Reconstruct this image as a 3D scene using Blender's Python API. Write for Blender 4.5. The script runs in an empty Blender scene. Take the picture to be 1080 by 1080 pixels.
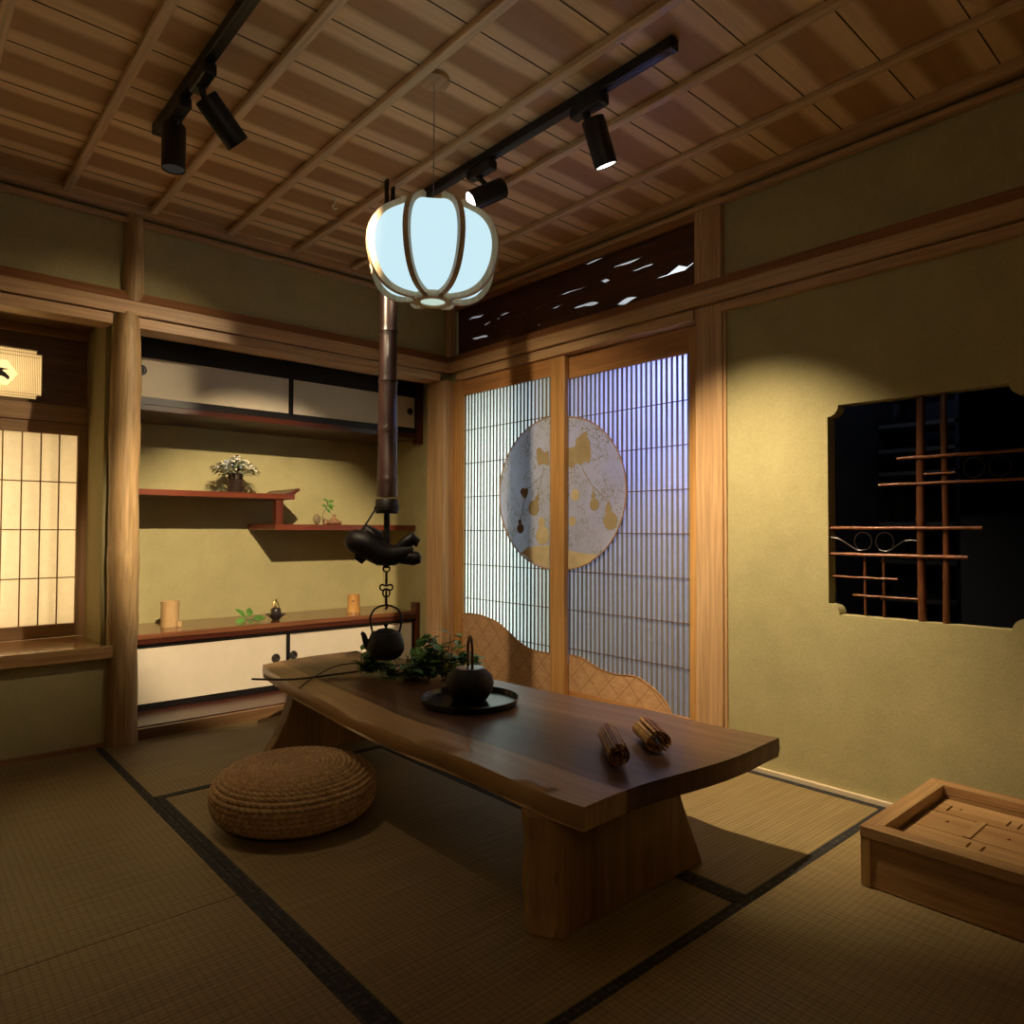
import bpy, bmesh, math, random
from mathutils import Vector, Matrix
random.seed(7)
PI = math.pi
scene = bpy.context.scene
C = scene.collection
# ---------------------------------------------------------------- camera
YAW, PITCH, ROLL = math.radians(41.689), math.radians(1.4417), math.radians(0.2025)
cam_data = bpy.data.cameras.new('camera')
cam = bpy.data.objects.new('camera', cam_data); C.objects.link(cam)
cam_data.sensor_fit = 'HORIZONTAL'; cam_data.sensor_width = 36.0
cam_data.lens = 36.0 * 748.26 / 1080.0
cam_data.clip_start = 0.02
_F = Vector((math.sin(YAW)*math.cos(PITCH), math.cos(YAW)*math.cos(PITCH), math.sin(PITCH)))
_R0 = Vector((math.cos(YAW), -math.sin(YAW), 0)); _U0 = _R0.cross(_F)
_R = _R0*math.cos(ROLL) + _U0*math.sin(ROLL); _U = -_R0*math.sin(ROLL) + _U0*math.cos(ROLL)
M = Matrix(((_R.x, _U.x, -_F.x), (_R.y, _U.y, -_F.y), (_R.z, _U.z, -_F.z))).to_4x4()
M.translation = Vector((-2.6236, -3.5270, 0.9543))
cam.matrix_world = M
scene.camera = cam
# ---------------------------------------------------------------- world, exposure
w = bpy.data.worlds.new('world'); scene.world = w; w.use_nodes = True
w.node_tree.nodes['Background'].inputs[0].default_value = (0.02, 0.02, 0.025, 1)
w.node_tree.nodes['Background'].inputs[1].default_value = 0.3
vs = scene.view_settings
vs.view_transform = 'Standard'; vs.look = 'None'; vs.exposure = 0.0; vs.gamma = 1.0; vs.use_curve_mapping = False

# ---------------------------------------------------------------- lights
WARM = (1.0, 0.77, 0.49)
def lamp(kind, name, loc, energy, color, to=None, **kw):
    d = bpy.data.lights.new(name, kind); d.energy = energy; d.color = color
    for k, v in kw.items(): setattr(d, k, v)
    o = bpy.data.objects.new(name, d); C.objects.link(o); o.location = loc
    if to is not None:
        o.rotation_euler = (Vector(to)-Vector(loc)).to_track_quat('-Z', 'Y').to_euler()
    return o
def spot(name, loc, to, energy, deg, blend=1.0, color=WARM, size=0.018):
    return lamp('SPOT', name, loc, energy, color, to, spot_size=math.radians(deg), spot_blend=blend, shadow_soft_size=size)
# track heads: (joint, lens, aim, energy, angle) ; lamps sit just in front of each lens
HEADS = {
 'a': dict(joint=(-0.905,-1.40,2.335), c=(-0.93,-1.475,2.225), aim=(-1.75,-1.15,1.72)),
 'c': dict(joint=(-0.905,-1.96,2.335), c=(-0.885,-2.00,2.225), aim=(-0.62,-2.03,1.62)),
 'l': dict(joint=(-1.905,-1.03,2.335), c=(-1.905,-0.990,2.245), aim=(-1.90,-0.985,1.50)),
 'r': dict(joint=(-1.895,-1.26,2.335), c=(-1.84,-1.26,2.245), aim=(-1.10,-1.13,1.58)),
 'b': dict(joint=(-1.895,-2.26,2.335), c=(-1.93,-2.22,2.255), aim=(-1.55,-1.10,1.60)),
}
def head_dir(k):
    h = HEADS[k]; return (Vector(h['aim'])-Vector(h['c'])).normalized()
def head_lens(k, off=0.085): return Vector(HEADS[k]['c']) + head_dir(k)*off
spot('spot_recess', head_lens('a'), (-1.85,0.0,1.35), 78, 54)
spot('spot_wall', head_lens('c'), (-0.02,-2.08,0.42), 215, 71)
spot('spot_floor', head_lens('l'), (-1.72,-1.18,0.0), 17, 56, 1.0, WARM, 0.06)
spot('spot_door', head_lens('r'), (0.0,-0.70,0.88), 112, 68)
spot('spot_shelves', head_lens('b'), (-0.85,0.77,0.50), 490, 37, 0.55)
# soft warm fill added behind the viewer, with no fixture
lamp('AREA', 'room_fill', (-3.2,-4.1,2.1), 2.6, (1.0,0.72,0.42), (-1.2,-1.2,0.9), shape='DISK', size=0.7)
# corridor behind the sliding doors, cool light
lamp('AREA', 'corridor_light', (0.36,-0.36,0.88), 11, (0.86,1.0,0.84), (0.0,-0.34,0.88), shape='RECTANGLE', size=0.45, size_y=1.6)
lamp('AREA', 'corridor_blue_light', (0.38,-1.70,1.72), 12, (0.34,0.37,1.0), (0.05,-1.50,1.30), shape='DISK', size=0.25)
lamp('AREA', 'corridor_ceiling_light', (0.75,-0.9,2.35), 9, (0.9,0.95,1.0), (0.9,-0.9,3.0), shape='RECTANGLE', size=0.5, size_y=1.5)
# light box behind the paper window and behind the small lit transom
lamp('AREA', 'window_backlight', (-2.42,0.785,0.90), 12, (1.0,0.77,0.43), (-2.42,0.42,0.90), shape='RECTANGLE', size=1.05, size_y=0.90)
lamp('AREA', 'transom_backlight', (-2.34,0.78,1.67), 4.6, (1.0,0.74,0.36), (-2.34,0.44,1.67), shape='RECTANGLE', size=0.7, size_y=0.20)
# unseen point added so the store shelves behind the bamboo window show dimly
lamp('POINT', 'store_room_fill', (0.62,-2.35,2.2), 1.0, (0.5,0.6,1.0), shadow_soft_size=0.1)

# ---------------------------------------------------------------- materials
def new_mat(name):
    m = bpy.data.materials.new(name); m.use_nodes = True
    nt = m.node_tree; b = nt.nodes['Principled BSDF']
    return m, nt, b
def N(nt, t, **kw):
    n = nt.nodes.new(t)
    for k, v in kw.items(): setattr(n, k, v)
    return n
def ramp(nt, stops, src):
    r = N(nt, 'ShaderNodeValToRGB'); e = r.color_ramp.elements
    while len(e) < len(stops): e.new(0.5)
    for i, (p, c) in enumerate(stops):
        e[i].position = p; e[i].color = (c[0], c[1], c[2], 1)
    nt.links.new(src, r.inputs[0]); return r
def coords(nt, scale=(1,1,1), rot=(0,0,0), kind='Object'):
    tc = N(nt, 'ShaderNodeTexCoord'); mp = N(nt, 'ShaderNodeMapping')
    mp.inputs['Scale'].default_value = scale; mp.inputs['Rotation'].default_value = rot
    nt.links.new(tc.outputs[kind], mp.inputs[0]); return mp.outputs[0]
def noise(nt, vec, scale, detail=3, rough=0.5, dist=0.0):
    n = N(nt, 'ShaderNodeTexNoise'); n.inputs['Scale'].default_value = scale
    n.inputs['Detail'].default_value = detail; n.inputs['Roughness'].default_value = rough
    n.inputs['Distortion'].default_value = dist
    nt.links.new(vec, n.inputs['Vector']); return n.outputs[0]
def bump(nt, b, h, strength=0.2, dist=0.002):
    n = N(nt, 'ShaderNodeBump'); n.inputs['Strength'].default_value = strength
    n.inputs['Distance'].default_value = dist
    nt.links.new(h, n.inputs['Height']); nt.links.new(n.outputs[0], b.inputs['Normal'])
def math_n(nt, op, a, b_=None, c=None):
    n = N(nt, 'ShaderNodeMath', operation=op)
    for i, v in enumerate((a, b_, c)):
        if v is None: continue
        if isinstance(v, (int, float)): n.inputs[i].default_value = v
        else: nt.links.new(v, n.inputs[i])
    return n.outputs[0]
def mixc(nt, fac, a, b_, mode='MIX'):
    n = N(nt, 'ShaderNodeMix', data_type='RGBA', blend_type=mode)
    if isinstance(fac, (int, float)): n.inputs[0].default_value = fac
    else: nt.links.new(fac, n.inputs[0])
    for i, v in ((6, a), (7, b_)):
        if isinstance(v, tuple): n.inputs[i].default_value = (v[0], v[1], v[2], 1)
        else: nt.links.new(v, n.inputs[i])
    return n.outputs[2]
def wood(name, light, dark, axis='x', scale=1.0, rough=0.45, kind='Object', fine=0.25, coat=0.0):
    m, nt, b = new_mat(name)
    s = {'x': (0.7, 9, 9), 'y': (9, 0.7, 9), 'z': (9, 9, 0.7)}[axis]
    v = coords(nt, tuple(k*scale for k in s), kind=kind)
    n1 = noise(nt, v, 1.3, 4, 0.6, 0.6)
    r = ramp(nt, [(0.32, dark), (0.50, tuple((a+b2)/2 for a, b2 in zip(light, dark))), (0.66, light)], n1)
    s2 = {'x': (3, 90, 90), 'y': (90, 3, 90), 'z': (90, 90, 3)}[axis]
    n2 = noise(nt, coords(nt, tuple(k*scale for k in s2), kind=kind), 1.0, 2)
    r2 = ramp(nt, [(0.35, (1-fine,)*3), (0.65, (1, 1, 1))], n2)
    nt.links.new(mixc(nt, 1.0, r.outputs[0], r2.outputs[0], 'MULTIPLY'), b.inputs['Base Color'])
    b.inputs['Roughness'].default_value = rough
    b.inputs['Coat Weight'].default_value = coat; b.inputs['Coat Roughness'].default_value = 0.15
    bump(nt, b, n2, 0.12, 0.001)
    return m
def plain(name, col, rough=0.5, metal=0.0, var=0.12, nscale=14, bmp=0.0, spec=0.5):
    m, nt, b = new_mat(name)
    v = coords(nt)
    n1 = noise(nt, v, nscale, 4)
    r = ramp(nt, [(0.3, tuple(c*(1-var) for c in col)), (0.7, tuple(min(1, c*(1+var)) for c in col))], n1)
    nt.links.new(r.outputs[0], b.inputs['Base Color'])
    b.inputs['Roughness'].default_value = rough; b.inputs['Metallic'].default_value = metal
    b.inputs['Specular IOR Level'].default_value = spec
    if bmp: bump(nt, b, noise(nt, v, nscale*12, 3), bmp, 0.002)
    return m
def glow(name, col, strength):
    m, nt, b = new_mat(name)
    b.inputs['Base Color'].default_value = (0.02, 0.02, 0.02, 1); b.inputs['Specular IOR Level'].default_value = 0.0
    b.inputs['Emission Color'].default_value = (*col, 1); b.inputs['Emission Strength'].default_value = strength
    return m
def paper(name, col, trans=0.7, fleck=None):
    m, nt, b = new_mat(name)
    v = coords(nt)
    n1 = noise(nt, v, 60, 3)
    r = ramp(nt, [(0.3, tuple(c*0.93 for c in col)), (0.7, col)], n1)
    c_out = r.outputs[0]
    if fleck:
        f = noise(nt, v, 70, 2, 0.5, 1.5); f2 = ramp(nt, [(0.54, (0,0,0)), (0.60, (1,1,1))], f)
        big = noise(nt, v, 9, 2); f3 = ramp(nt, [(0.36, (0,0,0)), (0.56, (0.8,0.8,0.8))], big)
        k = math_n(nt, 'MULTIPLY', f2.outputs[0], f3.outputs[0])
        c_out = mixc(nt, k, c_out, fleck)
    nt.links.new(c_out, b.inputs['Base Color']); b.inputs['Roughness'].default_value = 0.8
    t = N(nt, 'ShaderNodeBsdfTranslucent'); nt.links.new(c_out, t.inputs[0])
    mx = N(nt, 'ShaderNodeMixShader'); mx.inputs[0].default_value = trans
    out = [n for n in nt.nodes if n.type == 'OUTPUT_MATERIAL'][0]
    nt.links.new(b.outputs[0], mx.inputs[1]); nt.links.new(t.outputs[0], mx.inputs[2])
    nt.links.new(mx.outputs[0], out.inputs[0])
    return m

# plaster: greenish ochre with fine fibre texture
def plaster():
    m, nt, b = new_mat('plaster')
    v = coords(nt)
    r = ramp(nt, [(0.3, (0.42,0.375,0.18)), (0.7, (0.50,0.445,0.22))], noise(nt, v, 5, 5, 0.7))
    sp = noise(nt, v, 170, 3, 0.7)
    r2 = ramp(nt, [(0.35, (0.86,0.86,0.84)), (0.62, (1,1,1))], sp)
    nt.links.new(mixc(nt, 1.0, r.outputs[0], r2.outputs[0], 'MULTIPLY'), b.inputs['Base Color'])
    b.inputs['Roughness'].default_value = 0.9
    bump(nt, b, sp, 0.35, 0.003)
    return m
def ceiling_boards():
    # boards 0.242 m wide laid across the battens, pale sapwood beside each joint, dark heartwood between
    m, nt, b = new_mat('ceiling_cedar')
    tc = N(nt, 'ShaderNodeTexCoord'); sx = N(nt, 'ShaderNodeSeparateXYZ'); nt.links.new(tc.outputs['Object'], sx.inputs[0])
    yy = math_n(nt, 'DIVIDE', math_n(nt, 'ADD', sx.outputs[1], 2.43+0.242*40), 0.242)
    cell = math_n(nt, 'FLOOR', yy); fr = math_n(nt, 'FRACT', yy)
    d = math_n(nt, 'ABSOLUTE', math_n(nt, 'SUBTRACT', fr, 0.5))       # 0 centre .. 0.5 joint
    cb = N(nt, 'ShaderNodeCombineXYZ')
    nt.links.new(math_n(nt, 'MULTIPLY', sx.outputs[0], 1.6), cb.inputs[0]); nt.links.new(math_n(nt, 'MULTIPLY', cell, 5.37), cb.inputs[1])
    n0 = noise(nt, cb.outputs[0], 1.0, 2)
    dd = math_n(nt, 'ADD', d, math_n(nt, 'MULTIPLY', math_n(nt, 'SUBTRACT', n0, 0.5), 0.32))
    heart = ramp(nt, [(0.20, (1,1,1)), (0.30, (0,0,0))], dd).outputs[0]
    g = noise(nt, coords(nt, (1.2, 34, 10)), 1.0, 4, 0.6, 0.8)
    grain = ramp(nt, [(0.35, (0.86,0.84,0.80)), (0.6, (1,1,1))], g).outputs[0]
    base = mixc(nt, heart, (0.88,0.62,0.34), (0.50,0.275,0.12))
    nt.links.new(mixc(nt, 1.0, base, grain, 'MULTIPLY'), b.inputs['Base Color'])
    b.inputs['Roughness'].default_value = 0.5
    return m
def tatami(name, axis):
    m, nt, b = new_mat(name)
    v = coords(nt)
    s = (1, 26, 1) if axis == 'x' else (26, 1, 1)
    n1 = noise(nt, coords(nt, tuple(k*3 for k in s)), 1.0, 3)
    big = noise(nt, v, 2.2, 3)
    r = ramp(nt, [(0.25, (0.26,0.185,0.075)), (0.75, (0.40,0.295,0.13))], n1)
    r2 = ramp(nt, [(0.35, (0.82,0.80,0.76)), (0.65, (1.0,1.0,1.0))], big)
    # woven ribs: long ridges crossed by the warp lines
    wv = N(nt, 'ShaderNodeTexWave', wave_type='BANDS', bands_direction='Y' if axis == 'x' else 'X')
    wv.inputs['Scale'].default_value = 22; wv.inputs['Distortion'].default_value = 0.5; wv.inputs['Detail Scale'].default_value = 2
    nt.links.new(v, wv.inputs[0])
    w2 = N(nt, 'ShaderNodeTexWave', wave_type='BANDS', bands_direction='X' if axis == 'x' else 'Y')
    w2.inputs['Scale'].default_value = 17; w2.inputs['Distortion'].default_value = 0.4
    nt.links.new(v, w2.inputs[0])
    w3 = ramp(nt, [(0.0, (0.70,0.70,0.68)), (0.4, (1,1,1))], wv.outputs[0])
    w4 = ramp(nt, [(0.0, (0.74,0.74,0.72)), (0.3, (1,1,1))], w2.outputs[0])
    c = mixc(nt, 1.0, r.outputs[0], r2.outputs[0], 'MULTIPLY'); c = mixc(nt, 0.8, c, w3.outputs[0], 'MULTIPLY')
    c = mixc(nt, 0.8, c, w4.outputs[0], 'MULTIPLY')
    nt.links.new(c, b.inputs['Base Color']); b.inputs['Roughness'].default_value = 0.55
    bump(nt, b, math_n(nt, 'ADD', wv.outputs[0], math_n(nt, 'MULTIPLY', w2.outputs[0], 0.6)), 0.5, 0.0012)
    return m
def border_cloth():
    m, nt, b = new_mat('border_cloth')
    v = coords(nt, (1,1,1), (0,0,PI/4))
    ck = N(nt, 'ShaderNodeTexChecker'); ck.inputs['Scale'].default_value = 85
    ck.inputs['Color1'].default_value = (0.012,0.012,0.014,1); ck.inputs['Color2'].default_value = (0.075,0.072,0.060,1)
    nt.links.new(v, ck.inputs[0])
    n1 = noise(nt, coords(nt), 60, 2)
    k = ramp(nt, [(0.45,(0,0,0)),(0.6,(1,1,1))], n1).outputs[0]
    nt.links.new(mixc(nt, k, (0.013,0.013,0.016), ck.outputs[0]), b.inputs['Base Color'])
    b.inputs['Roughness'].default_value = 0.8
    return m
def table_wood():
    m, nt, b = new_mat('walnut_slab')
    tc = N(nt, 'ShaderNodeTexCoord'); sx = N(nt, 'ShaderNodeSeparateXYZ'); nt.links.new(tc.outputs['UV'], sx.inputs[0])
    v = coords(nt, (1.0, 0.45, 1), kind='UV')
    wob = noise(nt, v, 3.0, 3, 0.5, 0.4)
    u = math_n(nt, 'ADD', sx.outputs[0], math_n(nt, 'MULTIPLY', math_n(nt, 'SUBTRACT', wob, 0.5), 0.16))
    bands = noise(nt, coords(nt, (7.5, 0.5, 1), kind='UV'), 1.0, 4, 0.6, 0.9)
    heart = ramp(nt, [(0.32, (0.060,0.029,0.020)), (0.50, (0.125,0.064,0.040)), (0.70, (0.225,0.128,0.075))], bands).outputs[0]
    sap = ramp(nt, [(0.3, (0.42,0.25,0.11)), (0.7, (0.52,0.33,0.155))], bands).outputs[0]
    k = ramp(nt, [(0.165, (1,1,1)), (0.180, (0,0,0))], u).outputs[0]
    c = mixc(nt, k, heart, sap)
    f = noise(nt, coords(nt, (160, 5, 5), kind='UV'), 1.0, 2)
    fr = ramp(nt, [(0.35, (0.8,0.78,0.75)), (0.6, (1,1,1))], f).outputs[0]
    nt.links.new(mixc(nt, 1.0, c, fr, 'MULTIPLY'), b.inputs['Base Color'])
    b.inputs['Roughness'].default_value = 0.32
    return m
def wicker():
    m, nt, b = new_mat('woven_straw')
    v = coords(nt)
    r = ramp(nt, [(0.3, (0.34,0.205,0.085)), (0.55, (0.54,0.35,0.165)), (0.75, (0.70,0.50,0.26))], noise(nt, v, 45, 4, 0.7))
    nt.links.new(r.outputs[0], b.inputs['Base Color']); b.inputs['Roughness'].default_value = 0.75
    bump(nt, b, noise(nt, v, 260, 2), 0.4, 0.002)
    return m
def wave_board():
    # thin woven bamboo board: diagonal grid of narrow dark lines
    m, nt, b = new_mat('bamboo_weave_board')
    tc = N(nt, 'ShaderNodeTexCoord'); sx = N(nt, 'ShaderNodeSeparateXYZ'); nt.links.new(tc.outputs['Object'], sx.inputs[0])
    def lines(ky, kz, pitch, half):
        t = math_n(nt, 'ADD', math_n(nt, 'MULTIPLY', sx.outputs[1], ky), math_n(nt, 'MULTIPLY', sx.outputs[2], kz))
        t = math_n(nt, 'FRACT', math_n(nt, 'DIVIDE', math_n(nt, 'ADD', t, 20.0), pitch))
        t = math_n(nt, 'ABSOLUTE', math_n(nt, 'SUBTRACT', t, 0.5))
        return math_n(nt, 'LESS_THAN', t, half)
    a = lines(0.72, 0.70, 0.085, 0.035); c2 = lines(0.72, -0.70, 0.095, 0.030); c3 = lines(0.72, 0.70, 0.0425, 0.02)
    k = math_n(nt, 'MAXIMUM', math_n(nt, 'MAXIMUM', a, c2), math_n(nt, 'MULTIPLY', c3, 0.5))
    r = ramp(nt, [(0.3, (0.47,0.27,0.135)), (0.7, (0.60,0.37,0.19))], noise(nt, coords(nt, (10,10,40)), 2.0, 3))
    nt.links.new(mixc(nt, math_n(nt, 'MULTIPLY', k, 0.5), r.outputs[0], (0.22,0.10,0.035)), b.inputs['Base Color'])
    b.inputs['Roughness'].default_value = 0.5
    return m
def bamboo_mat(name, light, dark, rough=0.35):
    m, nt, b = new_mat(name)
    r = ramp(nt, [(0.3, dark), (0.7, light)], noise(nt, coords(nt, (14,14,3)), 2.0, 4, 0.6))
    nt.links.new(r.outputs[0], b.inputs['Base Color']); b.inputs['Roughness'].default_value = rough
    return m

HL, HD = (0.70,0.455,0.24), (0.54,0.32,0.15)
m_plaster = plaster(); m_ceil = ceiling_boards()
m_hx = wood('cypress_along_x', HL, HD, 'x'); m_hy = wood('cypress_along_y', HL, HD, 'y'); m_hz = wood('cypress_upright', HL, HD, 'z')
RL, RD = (0.42,0.20,0.085), (0.30,0.13,0.05)
m_rx = wood('reddish_cypress_x', RL, RD, 'x'); m_ry = wood('reddish_cypress_y', RL, RD, 'y')
m_log = wood('peeled_log', (0.64,0.44,0.21), (0.40,0.235,0.09), 'z', 1.5, 0.5, fine=0.35)
m_dz = wood('door_cedar_upright', (0.66,0.36,0.12), (0.52,0.26,0.08), 'z', rough=0.38); m_dy = wood('door_cedar_rail', (0.62,0.31,0.11), (0.46,0.21,0.07), 'y', rough=0.38)
m_bx = wood('shoji_frame_x', (0.56,0.34,0.17), (0.44,0.26,0.12), 'x'); m_bz = wood('shoji_frame_z', (0.56,0.34,0.17), (0.44,0.26,0.12), 'z')
m_sill = wood('polished_sill', (0.60,0.36,0.16), (0.36,0.18,0.07), 'x', 0.8, 0.15, coat=0.4)
m_dark_panel = wood('dark_board', (0.26,0.14,0.06), (0.18,0.09,0.04), 'x', 0.8)
m_red = wood('red_lacquered_board', (0.20,0.045,0.018), (0.12,0.025,0.011), 'x', 1.0, 0.3, coat=0.15)
m_reddk = wood('dark_red_board', (0.085,0.020,0.010), (0.045,0.011,0.006), 'x', 1.0, 0.3, coat=0.15)
m_redz = wood('red_lacquered_post', (0.13,0.026,0.011), (0.07,0.015,0.007), 'z', 1.0, 0.3)
m_redtop = wood('red_lacquer_worktop', (0.25,0.10,0.045), (0.15,0.05,0.022), 'x', 1.0, 0.2, coat=0.35)
m_black = plain('black_lacquer', (0.008,0.007,0.008), 0.35)
m_fusuma = plain('cream_paper_panel', (0.70,0.62,0.48), 0.85, var=0.03, bmp=0.1)
m_tx = tatami('tatami_rush_x', 'x'); m_ty = tatami('tatami_rush_y', 'y'); m_border = border_cloth()
m_table = table_wood()
m_leg = wood('table_leg_wood', (0.42,0.235,0.085), (0.24,0.125,0.045), 'z', 0.8, 0.4)
m_legedge = wood('table_leg_live_edge', (0.55,0.34,0.13), (0.38,0.21,0.07), 'z', 0.9, 0.4)
m_straw = wicker(); m_weave = wave_board()
m_box = wood('box_cedar_x', (0.55,0.34,0.15), (0.36,0.18,0.065), 'x', 1.3); m_boxy = wood('box_cedar_y', (0.55,0.34,0.15), (0.36,0.18,0.065), 'y', 1.3)
m_metal = plain('black_track_metal', (0.010,0.010,0.011), 0.45, 0.0)
m_iron = plain('cast_iron', (0.010,0.008,0.007), 0.5, 0.0, 0.3, 30, 0.5, 0.35)
m_fish = plain('carved_dark_wood', (0.008,0.006,0.005), 0.45, 0.0, 0.4, 18, 0.3, 0.35)
m_tube = wood('smoked_bamboo', (0.022,0.009,0.007), (0.010,0.006,0.005), 'z', 1.0, 0.33)
m_lattice = wood('lattice_slat', (0.26,0.24,0.20), (0.19,0.17,0.14), 'z', 1.0, 0.6); m_rod = plain('lattice_rod', (0.16,0.10,0.06), 0.6)
m_back = paper('frosted_backing', (0.86,0.90,0.92), 0.85)
m_moon = paper('moon_paper', (0.80,0.82,0.94), 0.55, fleck=(0.36,0.38,0.22))
m_gold = plain('gold_leaf_print', (0.44,0.35,0.20), 0.5, 0.2); m_golddk = plain('bronze_print', (0.16,0.10,0.06), 0.5, 0.2); m_goldpale = plain('pale_gold_print', (0.66,0.55,0.33), 0.5, 0.1)
m_shoji = paper('shoji_paper', (0.90,0.86,0.78), 0.75); m_kumiko = wood('kumiko_strip', (0.45,0.26,0.10), (0.33,0.18,0.07), 'z')
m_pale_slat = plain('pale_fine_slat', (0.62,0.44,0.20), 0.6); m_ink = plain('ink_silhouette', (0.02,0.008,0.005), 0.6)
m_ranma = wood('carved_transom_board', (0.13,0.045,0.018), (0.07,0.022,0.01), 'y', 1.0, 0.5)
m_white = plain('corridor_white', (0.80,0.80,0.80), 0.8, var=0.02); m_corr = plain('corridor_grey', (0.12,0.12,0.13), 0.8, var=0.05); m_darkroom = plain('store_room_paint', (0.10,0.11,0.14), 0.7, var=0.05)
m_shelfgrey = plain('store_shelf_paint', (0.30,0.32,0.30), 0.5)
m_shade = glow('lantern_shade', (0.60,0.84,0.92), 1.0); m_disc = glow('lantern_bottom', (0.62,0.80,0.66), 0.85)
m_lrib = wood('lantern_rib', (0.80,0.60,0.36), (0.68,0.49,0.28), 'z', 1.0); m_lens = glow('spot_lens', (1.0,0.93,0.82), 6.0); m_lensoff = glow('spot_lens_dim', (1.0,0.9,0.75), 0.02)
m_wire = plain('steel_wire', (0.45,0.40,0.36), 0.3, 0.8)
m_bam = bamboo_mat('honey_bamboo', (0.60,0.33,0.10), (0.42,0.20,0.05)); m_bampale = bamboo_mat('pale_bamboo', (0.66,0.45,0.22), (0.50,0.32,0.14))
m_bambrown = bamboo_mat('brown_bamboo_pole', (0.17,0.058,0.022), (0.06,0.022,0.010), 0.3)
m_bamrod = bamboo_mat('reddish_bamboo_rod', (0.34,0.12,0.045), (0.16,0.055,0.022), 0.3)
m_leaf = plain('green_leaf', (0.10,0.24,0.045), 0.4, var=0.4, nscale=30); m_leafdk = plain('dark_green_leaf', (0.09,0.22,0.055), 0.4, var=0.45, nscale=25); m_leafgrey = plain('grey_green_leaf', (0.13,0.17,0.10), 0.5, var=0.4, nscale=40)
m_stem = plain('brown_stem', (0.055,0.035,0.018), 0.6); m_petal = plain('white_petal', (0.85,0.83,0.68), 0.6, var=0.1); m_petalblue = plain('pale_blue_petal', (0.40,0.45,0.55), 0.6, var=0.1); m_yellow = plain('yellow_green_bud', (0.42,0.42,0.08), 0.6, var=0.25, nscale=60)
m_vase = plain('dark_brown_glaze', (0.036,0.022,0.017), 0.3, 0.0, 0.3, 30); m_brownpot = plain('tan_glaze', (0.30,0.17,0.09), 0.35, var=0.3, nscale=40); m_charcoal = plain('charcoal_glaze', (0.028,0.022,0.020), 0.35)
m_stone = plain('brown_stone', (0.20,0.15,0.08), 0.6, var=0.3, nscale=40); m_brass = plain('brass_wire', (0.60,0.42,0.18), 0.3, 0.8)
m_tray = plain('black_lacquer_tray', (0.010,0.009,0.009), 0.18); m_steel = plain('dull_steel', (0.20,0.19,0.20), 0.3, 0.8)
m_slip = bamboo_mat('bamboo_slip', (0.36,0.13,0.055), (0.16,0.055,0.025), 0.4); m_slip2 = bamboo_mat('ochre_bamboo_slip', (0.72,0.42,0.13), (0.38,0.19,0.06), 0.4); m_cord = plain('dark_cord', (0.05,0.03,0.02), 0.8)
m_slot = plain('slot_shadow_gap', (0.03,0.018,0.01), 0.7)

m_batten = wood('batten_cypress', (0.86,0.62,0.36), (0.72,0.48,0.26), 'y')
m_pale = plain('pale_strip', (0.75,0.62,0.42), 0.5, var=0.05)
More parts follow.
